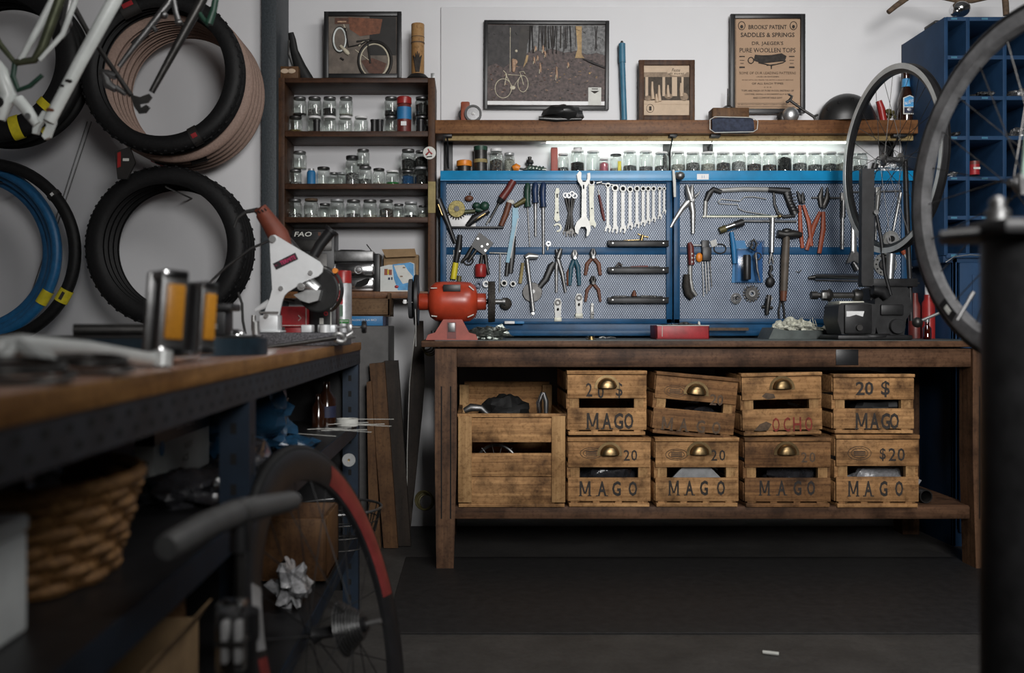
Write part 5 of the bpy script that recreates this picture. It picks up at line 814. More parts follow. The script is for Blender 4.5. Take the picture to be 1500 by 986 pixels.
# ================================================================== blue cabinets
def cabinets():
    Y0=3.967; k=F/Y0
    xl=P(1383,0,Y0).x; zt=P(0,25,Y0).z; zm=P(0,374,Y0).z; xr=xl+.72; D=YW-.013
    X=lambda px:P(px,0,Y0).x; Z=lambda py:P(0,py,Y0).z
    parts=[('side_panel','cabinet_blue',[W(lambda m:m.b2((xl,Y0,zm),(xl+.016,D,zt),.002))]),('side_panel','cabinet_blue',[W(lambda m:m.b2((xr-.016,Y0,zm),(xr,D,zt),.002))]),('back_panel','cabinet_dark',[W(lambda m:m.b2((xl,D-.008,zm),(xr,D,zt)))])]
    for ya,yb in ((24.5,30.5),(81,87),(140.5,146.5),(199,205),(258.5,264.5),(316,322),(371,378)):
        parts.append(('shelf_board','cabinet_blue',[W(lambda m,ya=ya,yb=yb:m.b2((xl+.01,Y0+.001,Z(yb)),(xr-.01,D-.004,Z(ya)),.0015))],[('label_strip','pump_blue',[W(lambda m,ya=ya,yb=yb,xx=xx:m.b2((X(xx),Y0-.0005,Z(yb-1.6)),(X(xx+9),Y0+.003,Z(ya+1.6))))]) for xx in (1393,1438)]))
    for px in (1415,1469,1523,1577): parts.append(('divider','cabinet_blue',[W(lambda m,px=px:m.b2((X(px),Y0,zm),(X(px)+.016,D-.004,zt-.002),.0015))]))
    item('pigeonhole_cabinet','tall blue wooden pigeonhole cabinet at the right wall','cabinet',Y0,parts)
    x2=2.0; def_=None
    def door(m):
        m.b2((x2+.02,Y0-.012,.06),(x2+.42,Y0+.006,zm-.03),.004)
    item('blue_floor_cabinet','blue wooden floor cabinet carrying the pigeonhole cabinet','cabinet',Y0,[('body','cabinet_blue',[W(lambda m:(m.b2((x2,Y0+.008,0),(x2+.014,D,zm-.001),.002),m.b2((x2,Y0+.008,0),(x2+.9,Y0+.02,.07)),m.b2((x2,Y0+.008,.07),(x2+.018,Y0+.02,zm-.001)),m.b2((xl,Y0+.008,zm-.03),(x2+.9,D,zm-.001),.002),m.b2((x2+.88,Y0+.008,0),(x2+.9,D,zm-.001)),m.b2((x2,D-.01,0),(x2+.9,D,zm-.02))))]),('door','cabinet_blue',[W(door)],[('door_panel','cabinet_blue',[W(lambda m:m.b2((x2+.07,Y0-.016,.12),(x2+.37,Y0-.011,zm-.08),.003))]),('handle','dull_steel',[W(lambda m:m.cyl((x2+.395,Y0-.03,.55),(x2+.395,Y0-.03,.65),.006,10))])]),('door','cabinet_blue',[W(lambda m:m.b2((x2+.425,Y0-.012,.06),(x2+.88,Y0+.006,zm-.03),.004))])])
    item('wire_cable','pale thin cable curving over the blue floor cabinet front','cable',Y0-.02,[(None,'alu',[('t',[(1380,385),(1392,377),(1415,374),(1445,376)],.8,-.03)])])
    heaps=[(1491,140,11,7,'heap of silver screws in the second row pigeonhole at right','silver_heap'),(1492,198,11,8,'heap of pale screws in the third row pigeonhole at right','silver_heap'),(1397,198.5,9,4,'small dark screws in the third row left pigeonhole','heap_dark'),(1394,257.5,8,4,'few silver screws in the fourth row left pigeonhole','silver_heap'),(1440,140,14,4,'dark screws in the second row middle pigeonhole','heap_dark')]
    for x,y,rx,ry,lab,mt in heaps: item('screw_heap',lab,'screws',Y0+.09,[(None,mt,[('s',x-2,y,rx,ry,16,0,.35)])])
    item('red_jar','small red jar standing in the fourth row pigeonhole','jar',Y0+.06,[('jar','red_tin',[('l',1427,256.5,[(0,0),(7,0),(7.3,1),(7.3,15),(0,15)])]),('lid','dark_red',[('l',1427,256.5,[(0,15),(7.6,15),(7.6,20),(0,20.3)])]),('label','off_white',[('b',1422,246,1432,249,.002,-.0225,0)])])
    def skull(m):
        c=P(1406,14,Y0+.08); s=(Y0+.08)/F
        m.ell((c.x,c.y,c.z),(14.5*s,15*s,11.5*s),24,16); m.ell((c.x-9*s,c.y-6*s,c.z-6*s),(7*s,9*s,5.5*s),16,10)
        m.use('dark_hole'); m.ell((c.x-11.5*s,c.y-13*s,c.z-3.5*s),(2.6*s,2.5*s,2.4*s),10,8); m.ell((c.x-4.5*s,c.y-14*s,c.z-4.5*s),(2.6*s,2.5*s,2.4*s),10,8); m.ell((c.x-8.5*s,c.y-14.5*s,c.z-8*s),(1.1*s,1.6*s,1.6*s),8,6)
    item('chrome_skull','small chrome skull sitting on top of the blue cabinet','ornament',Y0+.08,[(None,'chrome',[W(skull)])])
    item('bent_handlebar','dark brown bent bar with splayed ends above the blue cabinet','bar',4.05,[('bar','pale_ink',[('t',[(1301,18),(1312,9),(1330,-4),(1350,-14),(1380,-4),(1402,1),(1424,1.5),(1448,-4),(1470,-12)],[3.6,4,4.4,4,3.6,3.4,3.4,3.6,4])]),('leg','pale_ink',[('t',[(1471,-12),(1473,5),(1474,22.5)],[4,4.4,4.2])])])
    item('dark_block','small dark flat piece lying on the blue cabinet top edge','piece',4.15,[(None,'black_iron',[('b',1360,36,1374,40,.1,-.06)])])
cabinets()
# ================================================================== right foreground: wheel and repair stand
Rr=.345
tp=[(Rr-.012+.0125*math.cos(a),.0125*math.sin(a)) for a in [i*2*PI/16 for i in range(16)]]
rp=[(Rr-.022,.0105),(Rr-.024,.0125),(Rr-.040,.012),(Rr-.056,.004),(Rr-.056,-.004),(Rr-.040,-.012),(Rr-.024,-.0125),(Rr-.022,-.0105)]
rp=[(Rr-.014,.012),(Rr-.02,.0135),(Rr-.042,.0125),(Rr-.05,.004),(Rr-.05,-.004),(Rr-.042,-.0125),(Rr-.02,-.0135),(Rr-.014,-.012)]
def deco(c,n,u,w): return [('m','off_white')]
wheel('mounted_wheel','large black tyred wheel in the right foreground, partly out of frame',1518.3,269.8,1.766,.2072,-.0155,Rr,rp,'tyre_mid',24,[(0,-.06),(.006,-.06),(.006,-.05),(.02,-.035),(.013,-.025),(.013,.025),(.022,.035),(.006,.05),(.006,.06),(0,.06)],'dark_steel',('tyre_black',tp),sp_r=.0012,
  extra=lambda c,n,u,w:[('valve','dull_steel',[W(lambda m:(lambda d:(m.cyl(c+d*(Rr-.055),c+d*(Rr-.10),.0035,8),m.cyl(c+d*(Rr-.10),c+d*(Rr-.115),.0045,8)))((P(1421,437,1.77)-c).normalized()))]),
   ('rim_mark','black_frame',[W(lambda m:m.ring(c,n,[(Rr-.02,-.0142),(Rr-.042,-.0134),(Rr-.042,-.0126),(Rr-.02,-.0136)],8,PI*1.235,PI*1.285))],[('rim_emblem','off_white',[W(lambda m:m.ring(c,n,[(Rr-.026,-.0147),(Rr-.036,-.0143),(Rr-.036,-.0135),(Rr-.026,-.014)],6,PI*1.25,PI*1.27))])])])
def rstand():
    Y=1.12; 
    c=P(1445,0,Y).x+.062
    item('repair_stand','thick black steel repair stand post at the right foreground edge','stand',Y,[
      ('post','black_iron',[W(lambda m:m.lathe([(0,0),(.062,0),(.062,P(0,350,Y).z),(0,P(0,350,Y).z)],(c,Y,0.012),(0,0,1),40))]),
      ('top_plate','black_iron',[W(lambda m:m.b2((P(1420,0,Y).x,Y-.075,P(0,351,Y).z),(c+.14,Y+.08,P(0,328,Y).z),.006))]),
      ('bolt','dull_steel',[W(lambda m:m.lathe([(0,0),(.013,0),(.013,.012),(.009,.014),(.009,.024),(.004,.028),(0,.028)],P(1441,328,Y)+Vector((0,-.03,0)),(0,0,1),16))]),
      ('adjust_rod','black_plastic',[W(lambda m:m.tube([P(1364,346,Y)+Vector((0,-.02,0)),P(1420,342,Y)+Vector((0,-.02,0)),P(1500,336,Y)+Vector((0,-.02,0))],[.003,.005,.006],10))]),
      ('support_arm','black_iron',[W(lambda m:m.tube([(c+.03,Y+.03,P(0,330,Y).z-.01),(c+.16,Y+.2,1.12),(1.03,1.5,1.24),(.962,1.615,1.255)],.011,12))]),
      ('base_plate','black_iron',[W(lambda m:m.lathe([(0,0),(.2,0),(.2,.01),(.19,.013),(0,.013)],(c,Y,0),(0,0,1),40))])])
rstand()
item('fork_blade','pale green fork blade holding the large wheel axle','fork',1.62,[('blade','pale_green',[W(lambda m:m.tube([P(1532,60,1.62),P(1512,180,1.62),P(1502,262,1.62)],[.014,.011,.008],14))]),('dropout','dull_steel',[W(lambda m:m.prism([P(x,y,1.615) for x,y in ((1494,255),(1508,255),(1506,285),(1496,285))],(0,.006,0)))])])
# ================================================================== tyres on the left wall
def tyre(name,label,px,py,Y,Rpx,rpx,mat,group,kn=True,tags=(),nrm=(0,1,0),slick=False):
    c=P(px,py,Y); s=Y/F; Rr=Rpx*s; r=rpx*s; ra=min(r,.023)     # Rpx: outer radius, rpx: section radius
    def f(m):
        prof=[]
        for i in range(15):
            a=R(-150+300*i/14); prof.append((Rr-r+r*math.cos(a),ra*math.sin(a)))
        prof=prof+[(Rr-r+(r-.003)*math.cos(R(150-300*i/14)),(ra-.003)*math.sin(R(150-300*i/14))) for i in range(15)]
        m.ring(c,nrm,prof,72)
        if kn:
            n=Vector(nrm).normalized(); u=n.cross(Vector((0,0,1))).normalized(); w=u.cross(n); N_=96
            for i in range(N_):
                a=2*PI*i/N_
                for b in ((-38,38) if i%2 else (0,)):
                    d=u*math.cos(a)+w*math.sin(a); p=c+d*(Rr-r+r*math.cos(R(b)))+n*ra*math.sin(R(b))
                    M3=Matrix((d,d.cross(n),n)).transposed(); m.box(p,(.006,.010,.008),M3)
    parts=[('casing',mat,[W(f)])]
    for (a,mt,sz,sub) in tags:
        d=Vector((math.cos(R(a)),0,math.sin(R(a)))); t=Vector((-d.z,0,d.x))
        def g(m,d=d,t=t,sz=sz):
            q=[(Rr-r+(r+.003)*math.cos(R(b)),(ra+.003)*math.sin(R(b))) for b in range(-170,171,20)]
            vs=[];fs=[]
            for j,tt in enumerate((-sz,sz)):
                for (rr,hh) in q: vs.append(c+d*rr+t*tt+Vector((0,1,0))*hh)
            k=len(q)
            for i in range(k-1): fs.append([i,i+1,k+i+1,k+i])
            m.add(vs,fs,True)
        shs=[W(g)]
        if sub:
            def h(m,d=d,t=t,sz=sz):
                o=c+d*(Rr-r*.9)+Vector((0,-ra-.004,0)); M3=Matrix((t,Vector((0,1,0)),d)).transposed()
                m.box(o,(sz*1.2,.002,r*.5),M3); 
            parts.append(('paper_label',mt,shs,[('print',sub,[W(h)])]))
        else: parts.append(('paper_label',mt,shs))
    return item(name,label,'tyre',Y,parts,group)
RB='dark_print'
G1='tyres in the lower hanging pack'
for i in range(4): tyre('bicycle_tyre',f'black knobby tyre of the lower pack left of the pillar, {["foremost","second","third","hindmost"][i]} one',243,361,3.83+.05*i,118,14.5,'tyre_black',G1,i in (0,3)) if i==0 else tyre('bicycle_tyre',f'black knobby tyre of the lower pack left of the pillar, {["foremost","second","third","hindmost"][i]} one',VX+(243-VX)*3.83/(3.83+.05*i),VY+(361-VY)*3.83/(3.83+.05*i),3.83+.05*i,118*3.83/(3.83+.05*i),14.5,'tyre_black',G1,i==3)
G2='tyres in the upper hanging pack'
for i in range(7):
    Y=3.72+.05*i; q=3.72/Y; mt='tyre_black' if i<2 else 'tyre_tan'
    lab=(f'black tyre of the upper hanging pack, {["foremost","second","third"][i]} one' if i<2 else f'tan walled tyre behind the black ones in the upper pack, {ORD[i-2]} tan one')
    sh=0 if i<2 else 7
    tags=()
    if i==0: tags=((116,RB,.036,'red_tin'),(-62,RB,.018,'red_tin'))
    if i==3: tags=((128,RB,.04,'red_tin'),(-74,RB,.034,'red_tin'))
    if i==4: tags=((-105,RB,.03,'red_tin'),)
    if i==6: tags=((-115,'red_tin',.03,RB),)
    tyre('bicycle_tyre',lab,VX+(237-VX)*q+sh,VY+(106-VY)*q+sh,Y,119*q,13.5,mt,G2,i==0,tags)
item('hanging_label','red and black card label hanging under the upper tyre pack','label',3.72,[('card','dark_print',[('p',[(168,222),(190,215),(198,238),(186,262),(172,262)],.012)]),('print','red_plastic',[('p',[(172,224),(177,222),(177,244),(172,246)],.001,-.0012)]),('print','off_white',[('b',180,232,189,236,.001,-.0012,0)])])
G3='tyres in the pack at the top left corner'
for i in range(3):
    Y=3.72+.07*i; q=3.72/Y
    tyre('bicycle_tyre',f'black tyre with yellow tag at the top left corner, {["foremost","middle","hindmost"][i]} of its pack',VX+(-8-VX)*q,VY+(86-VY)*q,Y,123*q,17,'tyre_black',G3,False,((-42,'yellow',.016,None),(-72,'yellow',.02,None)) if i==0 else (((-58,'yellow',.012,None),) if i==1 else ()))
G4='tyres hanging at the left edge'
tyre('bicycle_tyre','thin black road tyre with yellow tag round the blue ones',-20,370,3.86,139,9,'tyre_black',G4,False,((-29,'yellow',.028,'ink'),(40,'dark_print',.01,'white_plastic')))
for i,(Rp,dx) in enumerate(((134,-43),(126,-40),(118,-40))):
    tyre('bicycle_tyre',f'bright blue road tyre at the left edge, {["outermost","middle","innermost"][i]} of three',dx,370,3.89+.045*i,Rp,7.5,'tyre_blue',G4,False,((-31,'yellow',.03,None),) if i==0 else ())
item('steel_cable','thin steel cables running down the left wall behind the tyres','cable',4.135,[(None,'dull_steel',[('t',[(134,178),(98,288),(30,490)],.9),('t',[(128,178),(92,290),(26,490)],.9)])])
for x,y,lab in ((237,12,'steel wall hook carrying the upper tyre pack'),(243,270,'steel wall hook carrying the lower tyre pack'),(-20,256,'steel wall hook carrying the blue tyres')):
    z=P(x,y,3.8); item('wall_hook',lab,'hook',4.0,[(None,'dark_steel',[W(lambda m,z=z:m.tube([(z.x,4.15,z.z-.010),(z.x,3.90,z.z-.010),(z.x,3.80,z.z-.010)],.004,8))])])
# ================================================================== hanging frames, top left
item('white_bicycle_frame','white bicycle frame hanging upside down at the top left, chipped paint','bicycle frame',2.1,[
 ('stay','white_frame',[('t',[(185,-40),(168,0),(118,90),(72,178)],[10.5,10.5,9.5,9])],[('chipped_patch','brown_grip',[('s',77,163,6,2.5,3,-.0125,.3)]),('chipped_patch','dark_print',[('s',104,121,5,2.5,3,-.0125,.3),('s',95,128,3,2,3,-.0125,.3)])]),
 ('dropout','white_frame',[('p',[(62,162),(82,166),(80,180),(72,201),(65,204),(61,199),(68,183),(64,177),(58,184),(54,196),(47,195),(48,186),(56,172)],.012)]),
 ('stay_end','white_frame',[('t',[(26,146),(40,162),(55,183)],[9.5,9,6.5])],[('bolt','alu',[('c',45,172,4.5,.01,-.016)])]),
 ('down_tube','white_frame',[('t',[(90,-25),(60,35),(30,88)],[5,6,4.5])]),
 ('chain_stay','white_frame',[('t',[(-40,60),(0,110),(12,140),(0,175)],[13,15,13,8])],[('hole','dark_hole',[('c',3,152,8,.01,-.026)])]),
 ('seat_stay','olive_metal',[('t',[(-20,30),(0,65),(22,92)],[4.5,4.5,3.5]),('t',[(22,92),(50,88),(62,70),(95,-20)],[5,5.5,7,7.5])]),
 ('brake_arm','green_handle',[('t',[(22,92),(19,112),(27,132),(44,126),(62,110)],[4,4,4,3.5,3])]),
 ('thin_stay','white_frame',[('t',[(118,-20),(92,50),(58,88)],[4.5,4,3])])])
item('steel_bicycle_frame','dark chrome bicycle frame with hooked dropout hanging behind the white one','bicycle frame',2.35,[
 ('stay','dull_steel',[('t',[(262,-25),(247,5),(195,70),(174,98)],[5.5,5.5,4.5,3.5])]),
 ('stay','dark_steel',[('t',[(310,-30),(292,8),(255,75),(222,135)],[7.5,7.5,6,4.5])]),
 ('chain_stay','dark_steel',[('t',[(105,5),(130,50),(165,100),(192,140)],[4.5,4,3.5,4])]),
 ('dropout','dark_steel',[('p',[(190,138),(205,142),(218,137),(222,142),(216,150),(204,152),(206,158),(214,153),(219,157),(213,165),(203,166),(196,156)],.008)]),
 ('derailleur','dull_steel',[('t',[(147,106),(158,108),(170,112)],[5,6,5]),('t',[(152,108),(158,124),(170,131)],[6,7,5]),('t',[(170,128),(184,138)],[4.5,3.5])]),
 ('seat_lug','dull_steel',[('t',[(250,-20),(258,20),(262,34)],[5,4,5]),('s',240,22,6,6,6),('s',262,33,6,5,6)]),
 ('cable_stop','dull_steel',[('t',[(222,38),(229,45)],[3.5,3.5])]),
 ('brake_arm','dull_steel',[('t',[(105,-10),(98,25),(95,45),(91,56)],[7,7,6,3]),('s',97,34,9,8,8)])])
item('green_brake_arm','dark green brake arm hanging before the upper tyre pack','brake',2.35,[(None,'green_handle',[('t',[(318,-15),(313,15),(306,35)],[5,5,6]),('t',[(306,36),(298,28),(290,16)],[4,3.5,3])])])
# ================================================================== left bench of slotted steel
XE=-.362; ZL2=.865
def left_bench():
    X0=-1.62; Ya,Yb=.5,3.1
    def rail(m):
        m.b2((XE-.004,Ya,ZL2-.07),(XE,Yb,ZL2-.026)); m.b2((XE-.03,Ya,ZL2-.030),(XE,Yb,ZL2-.0262))
        m.use('dark_hole')
        y=.56; k=0
        while y<Yb-.03:
            for zz,dy in ((ZL2-.039,0),(ZL2-.057,.022)):
                m.box((XE+.0001,y+dy,zz),(.001,.013,.008))
            y+=.05
    def frail(m): m.b2((X0,Yb-.004,ZL2-.07),(XE,Yb,ZL2-.026))
    def leg(x,y,sx=1):
        def f(m):
            m.b2((x,y,0),(x+.004,y+.045,ZL2-.027)); m.b2((x-.045,y,0),(x,y+.004,ZL2-.027)); m.use('dark_hole')
            z=.03
            while z<.78:
                m.box((x+.0041,y+.023,z),(.001,.01,.018)); m.box((x-.022,y-.0001,z+.02),(.01,.001,.018)); z+=.05
        return W(f)
    def shelf(z):
        return W(lambda m:(m.b2((X0,Ya+.02,z-.012),(XE-.008,Yb-.01,z)),m.use('slot_blue'),m.b2((XE-.008,Ya+.02,z-.04),(XE-.004,Yb-.01,z+.001)),m.b2((X0,Yb-.01,z-.04),(XE-.008,Yb-.006,z+.001))))
    item('steel_bench','left workbench with wooden top on slotted dark steel legs','workbench',2,[
      ('top_board','top_wood',[W(lambda m:m.b2((X0,Ya,ZL2-.0255),(XE-.004,Yb-.0,ZL2),.002))],[('edge_strip','edge_wood',[W(lambda m:m.b2((XE-.004,Ya,ZL2-.0257),(XE+.003,Yb+.003,ZL2-.001),.001))])]),
      ('slotted_rail','slot_steel',[W(rail)]),('slotted_rail','slot_steel',[W(frail)]),
      ('leg','slot_blue',[leg(XE-.005,1.56)]),('leg','slot_blue',[leg(XE-.005,3.05)]),('leg','slot_blue',[leg(X0+.05,1.56)]),('leg','slot_blue',[leg(X0+.05,3.05)]),
      ('middle_shelf','black_frame',[shelf(.61)]),('bottom_shelf','black_frame',[shelf(.25)]),('back_panel','black_frame',[W(lambda m:m.b2((X0,Yb-.006,.06),(XE-.048,Yb-.0045,ZL2-.075)))])])  # the black panel at the far end is added to darken the space below
left_bench()
# ----- on the left bench
lb=lambda Y: VY+(HC-ZL2)*F/Y
def pedal(label,cx,cy,Y,w,h,rot):
    s=Y/F; c=P(cx,cy,Y); W_=w*s; H=h*s; D=.06
    def fr(m):
        m.b2((c.x-W_/2,c.y,c.z-H/2),(c.x+W_/2,c.y+.012,c.z+H/2),.005); m.b2((c.x-W_/2,c.y+D-.012,c.z-H/2),(c.x+W_/2,c.y+D,c.z+H/2),.005)
        m.b2((c.x-W_*.3,c.y+.01,c.z-H*.5),(c.x+W_*.3,c.y+D-.01,c.z-H*.42),.003); m.b2((c.x-W_*.4,c.y+.01,c.z+H*.4),(c.x+W_*.4,c.y+D-.01,c.z+H*.5),.003)
    o=item('pedal',label,'pedal',Y,[('cage','dull_steel',[W(fr)]),('barrel','black_plastic',[W(lambda m:m.cyl((c.x,c.y+D/2,c.z-H*.5),(c.x,c.y+D/2,c.z+H*.46),.014,16))]),*ea('end_plate','chrome',[W(lambda m:m.b2((c.x-W_*.44,c.y-.003,c.z+H*.40),(c.x+W_*.44,c.y+.01,c.z+H*.505),.003)),W(lambda m:m.b2((c.x-W_*.44,c.y-.003,c.z-H*.5),(c.x+W_*.44,c.y+.01,c.z-H*.38),.003))]),
      ('reflector','amber',[W(lambda m:m.b2((c.x-W_*.33,c.y-.006,c.z-H*.30),(c.x+W_*.33,c.y+.003,c.z+H*.34),.003))])],'pedals with amber reflectors',rot=(0,R(rot[1]),R(rot[0])))
    return o
pedal('left pedal of the standing pair with amber reflectors on the bench',229,459,1.2,42,128,(38,4))
pedal('right pedal of the standing pair with amber reflectors on the bench',279,466,1.34,28,108,(48,4))
item('crank_arm','polished crank arm lying on the left bench under the pedals','crank',1.02,[('arm','rim_silver',[W(lambda m:m.tube([P(-60,520,.98),P(30,505,1.0),P(130,511,1.1),P(215,525,1.18),P(240,526,1.21)],[.012,.011,.009,.008,.009],12,False,.7))]),('eye','rim_silver',[W(lambda m:m.lathe([(0,-.008),(.012,-.01),(.012,.01),(0,.008)],P(238,526,1.2),(0,.2,1),16))]),('spider_arm','rim_silver',[W(lambda m:(m.tube([P(28,505,1.0),P(58,525,.94),P(75,543,.9)],[.008,.006,.005],10),m.tube([P(28,505,1.0),P(70,520,.98),P(85,538,.96)],[.007,.005,.004],10),m.tube([P(20,508,1.0),P(0,530,.93)],[.008,.006],10)))])])
item('crank_arm','second short polished crank end at the right pedal foot','crank',1.14,[(None,'chrome',[W(lambda m:m.tube([P(246,522,1.28),P(264,521,1.33),P(285,519,1.4)],[.009,.010,.008],12))])])
def chainr(px,py,Y,Rm,lab):
    item('chainring',lab,'chainring',Y,[(None,'dark_steel',[W(lambda m:(m.tor(P(px,0,Y)*1+Vector((0,0,ZL2+.009-P(px,0,Y).z)),(.05,-.06,1),Rm,.005,40,8,0,2*PI,.6),m.tor(P(px,0,Y)*1+Vector((0,0,ZL2+.017-P(px,0,Y).z)),(.05,-.06,1),Rm*.86,.004,40,8)))])])
chainr(10,0,.86,.055,'dark chainring lying at the bench edge at far left')
chainr(130,0,1.0,.042,'dark chainring lying beneath the polished crank arm')
item('blue_base_plate','long blue black machine base with rounded end on the left bench','plate',1.8,[('plate','steel_blue_black',[W(lambda m:m.prism([(-1.25,1.62,ZL2+.0005),(-.50,1.62,ZL2+.0005)]+[(-.50+.125*math.sin(R(a)),1.745-.125*math.cos(R(a)),ZL2+.0005) for a in range(10,171,16)]+[(-.50,1.87,ZL2+.0005),(-1.25,1.87,ZL2+.0005)],(0,0,.03)))]),('rim','dark_steel',[W(lambda m:m.prism([(-1.24,1.63,ZL2+.0302),(-.50,1.63,ZL2+.0302)]+[(-.50+.115*math.sin(R(a)),1.745-.115*math.cos(R(a)),ZL2+.0302) for a in range(10,171,16)]+[(-.50,1.86,ZL2+.0302),(-1.24,1.86,ZL2+.0302)],(0,0,.004)))])])
zt2=ZL2+.0345
item('steel_bar','round dark steel bar lying on the blue machine base','bar',1.72,[(None,'dark_steel',[W(lambda m:m.lathe([(.008,0),(.0105,0),(.0105,.17),(0,.17)],(P(108,0,1.72).x,1.72,zt2+.0108),(1,.22,0),16))])])
item('anvil_bracket','dark slotted steel bracket standing on the blue machine base','bracket',1.84,[('top_flange','black_iron',[W(lambda m:m.b2((P(286,0,1.82).x,1.78,P(0,456,1.82).z),(P(346,0,1.82).x,1.86,P(0,445,1.82).z),.004))]),('body','black_iron',[W(lambda m:m.b2((P(284,0,1.82).x,1.79,zt2),(P(336,0,1.82).x,1.85,P(0,455,1.82).z),.003))],[('hole','alu',[W(lambda m:(m.b2((P(298,0,1.82).x,1.7885,P(0,482,1.82).z),(P(302,0,1.82).x,1.7905,P(0,474,1.82).z)),m.b2((P(320,0,1.82).x,1.7885,P(0,482,1.82).z),(P(325,0,1.82).x,1.7905,P(0,474,1.82).z))))])])])
item('chrome_dome_nut','small chrome dome cap beside the slotted bracket','cap',1.9,[(None,'chrome',[W(lambda m:m.ell((P(335,0,1.84).x,1.815+.07,zt2),(.022,.014,.012),16,10,0,None,0))])])
item('chrome_axle_cone','chrome cone with upright threaded bolt on the left bench','bolt',2.0,[('cone','chrome',[W(lambda m:m.lathe([(0,0),(.026,0),(.022,.015),(.008,.034),(0,.034)],(P(375,0,2.02).x,2.02,ZL2+.0005),(0,0,1),20))]),('bolt','steel',[W(lambda m:m.cyl((P(375,0,2.02).x,2.02,ZL2+.034),(P(374,0,2.02).x,2.02,ZL2+.062),.0085,14))])])
def saw():
    Y=2.55; b=lb(Y)
    def disc(m):
        c=P(462,424,Y)+Vector((0,.05,0)); s=Y/F
        m.lathe([(0,-.006),(31*s,-.006),(33*s,-.003),(33*s,.003),(31*s,.006),(0,.006)],c,(.25,1,0),36)
    item('chop_saw','white and red cut-off saw with black handle on the left bench','saw',Y,[
     ('side_plate','saw_white',[('p',[(397,350),(400,346),(405,345),(410,348),(470,384),(475,391),(474,399),(468,405),(448,413),(437,420),(424,428),(419,433),(416,440),(411,462),(388,462),(398,436),(401,424),(399,390)],.008,-.02)],
        [('label','black_frame',[('p',[(402,387),(434.5,371),(439,380.5),(407,396)],.001,-.0212),('m','magenta'),('txt','TERMITE',424,382,6,24,-.0222,.02,24),('m','magenta_dim'),('txt','MC',407.5,389.5,3,5,-.0222,.0,24)]),*ea('bolt_head','steel',[('c',402,351.5,5.2,.01,-.028),('c',443.5,420.5,5.5,.012,-.03),('c',445,420,3,.016,-.034),('c',457,400.5,3.4,.008,-.026),('c',414,423,3.4,.008,-.026)]),('slot','dark_hole',[('t',[(451,403),(463,397)],[4.6,4.6],-.0168,.3),('t',[(411,425),(424,419)],[4.6,4.6],-.0168,.3)])]),
     ('motor_body','motor_red',[('t',[(373,311),(380,308),(392,324),(406,345),(414,362)],[6,12,13,15.5,14],.02)],[('grip_slot','dark_hole',[('t',[(374+i*4.6,311-i*1.8),(377+i*4.6,314-i*1.8)],.9,-.004) for i in range(4)])]),
     ('motor_collar','black_plastic',[('t',[(412,352),(422,363),(434,374)],[12,12,9],.03)]),
     ('gear_head','alu',[('t',[(436,404),(450,416),(463,426)],[10,12,10],.02),('p',[(430,432),(448,425),(470,425),(466,440),(452,444),(440,440)],.05,0)]),
     ('cutting_disc','black_rubber',[W(disc)]),
     ('disc_guard','dark_steel',[W(lambda m:m.ring(P(462,424,Y)+Vector((0,.06,0)),(.25,1,0),[(.066,-.012),(.068,-.012),(.068,.012),(.066,.012)],30,R(-60),R(75)))]),
     ('handle','black_plastic',[('t',[(459,374),(468,358),(484,338)],[7.5,8,8.5],.01),('t',[(483,339),(486,335.5)],[11,11],.01)]),
     ('knob','orange_plastic',[('c',489,396,4,.02,.02)]),
     ('pivot_block','saw_white',[('b',382,462,409,485,.06,-.02),('t',[(375,455),(384,450),(396,444)],[2.5,4,6],-.01,.5),('b',385,484,414,487,.08,-.03)],[('pivot_bolt','steel',[('c',393,463,3,.01,-.03),('t',[(383,458),(411,458)],1.5,-.03)])]),
     ('foot_bolt','steel',[('l',374,484,[(0,0),(3.5,0),(3.5,22),(0,22)],-.02)]),
     ('base','granular',[('b',380,487.5,508,b-.2,.16,-.06,.003)]),
     ('clamp_jaw','saw_white',[('b',444,476,459,487,.05,-.03),('b',468,476,493,487,.05,-.03),('l',480,487,[(0,0),(8,0),(8,11),(0,11)],-.045)]),
     ('clamp_screw','steel',[('t',[(492,479),(534,479.5)],1.6,-.01),('b',509,475,517,486.5,.03,-.025)],[('knob','black_plastic',[('lx',531,479,[(0,0),(9,0),(9.5,2),(9,6),(0,6)],-.01)])]),
     ('power_cable','black_rubber',[('t',[(376,312),(374,306),(358,309),(345,318),(340,332)],[4,3.6,3,2.4,2],.02),('t',[(398,353),(370,365),(335,391),(300,424),(292,440)],[1.9]*5,-.02),('t',[(346,428),(352,445),(353,470),(357,490)],[2.]*4,.02)])])
saw()
item('combination_wrench','dull chrome wrench lying at the front edge of the left bench','wrench',2.4,[('shaft','dark_steel',[('t',[(405,507.5,-.12),(450,501.5,-.05),(492,495,0)],[3,3,3.4],0)]),('end','steel',[W(lambda m:m.tor(P(497,495,2.42),(.35,-.5,.6),.014,.006,24,8)),('t',[(506,492,.03),(515,486,.03)],[5,3]),('t',[(506,494,.03),(520,493,.02)],[4,2])])])
item('red_carton','red cardboard box behind the cut-off saw','box',2.72,[('box','red_tin',[('b',411,449,451,479,.08),('b',416,478,440,496,.06,.01)]),('print','off_white',[('b',448,450,448.8,478,.0006,-.001,0),('b',413,476.5,450,477.2,.0006,-.001,0),('t',[(437,470),(441,466),(437,462)],.5,-.0006)])])
item('black_carton','black box with small red square behind the saw','box',2.74,[('box','black_frame',[('b',454,440,492,497,.08)]),('print','red_tin',[('r',477.5,459.5,3.2,1.6,.0008,-.001)]),('print','off_white',[('b',468,466,474,475,.0008,-.001,0),('b',484,448,485.5,478,.0008,-.001,0)])])
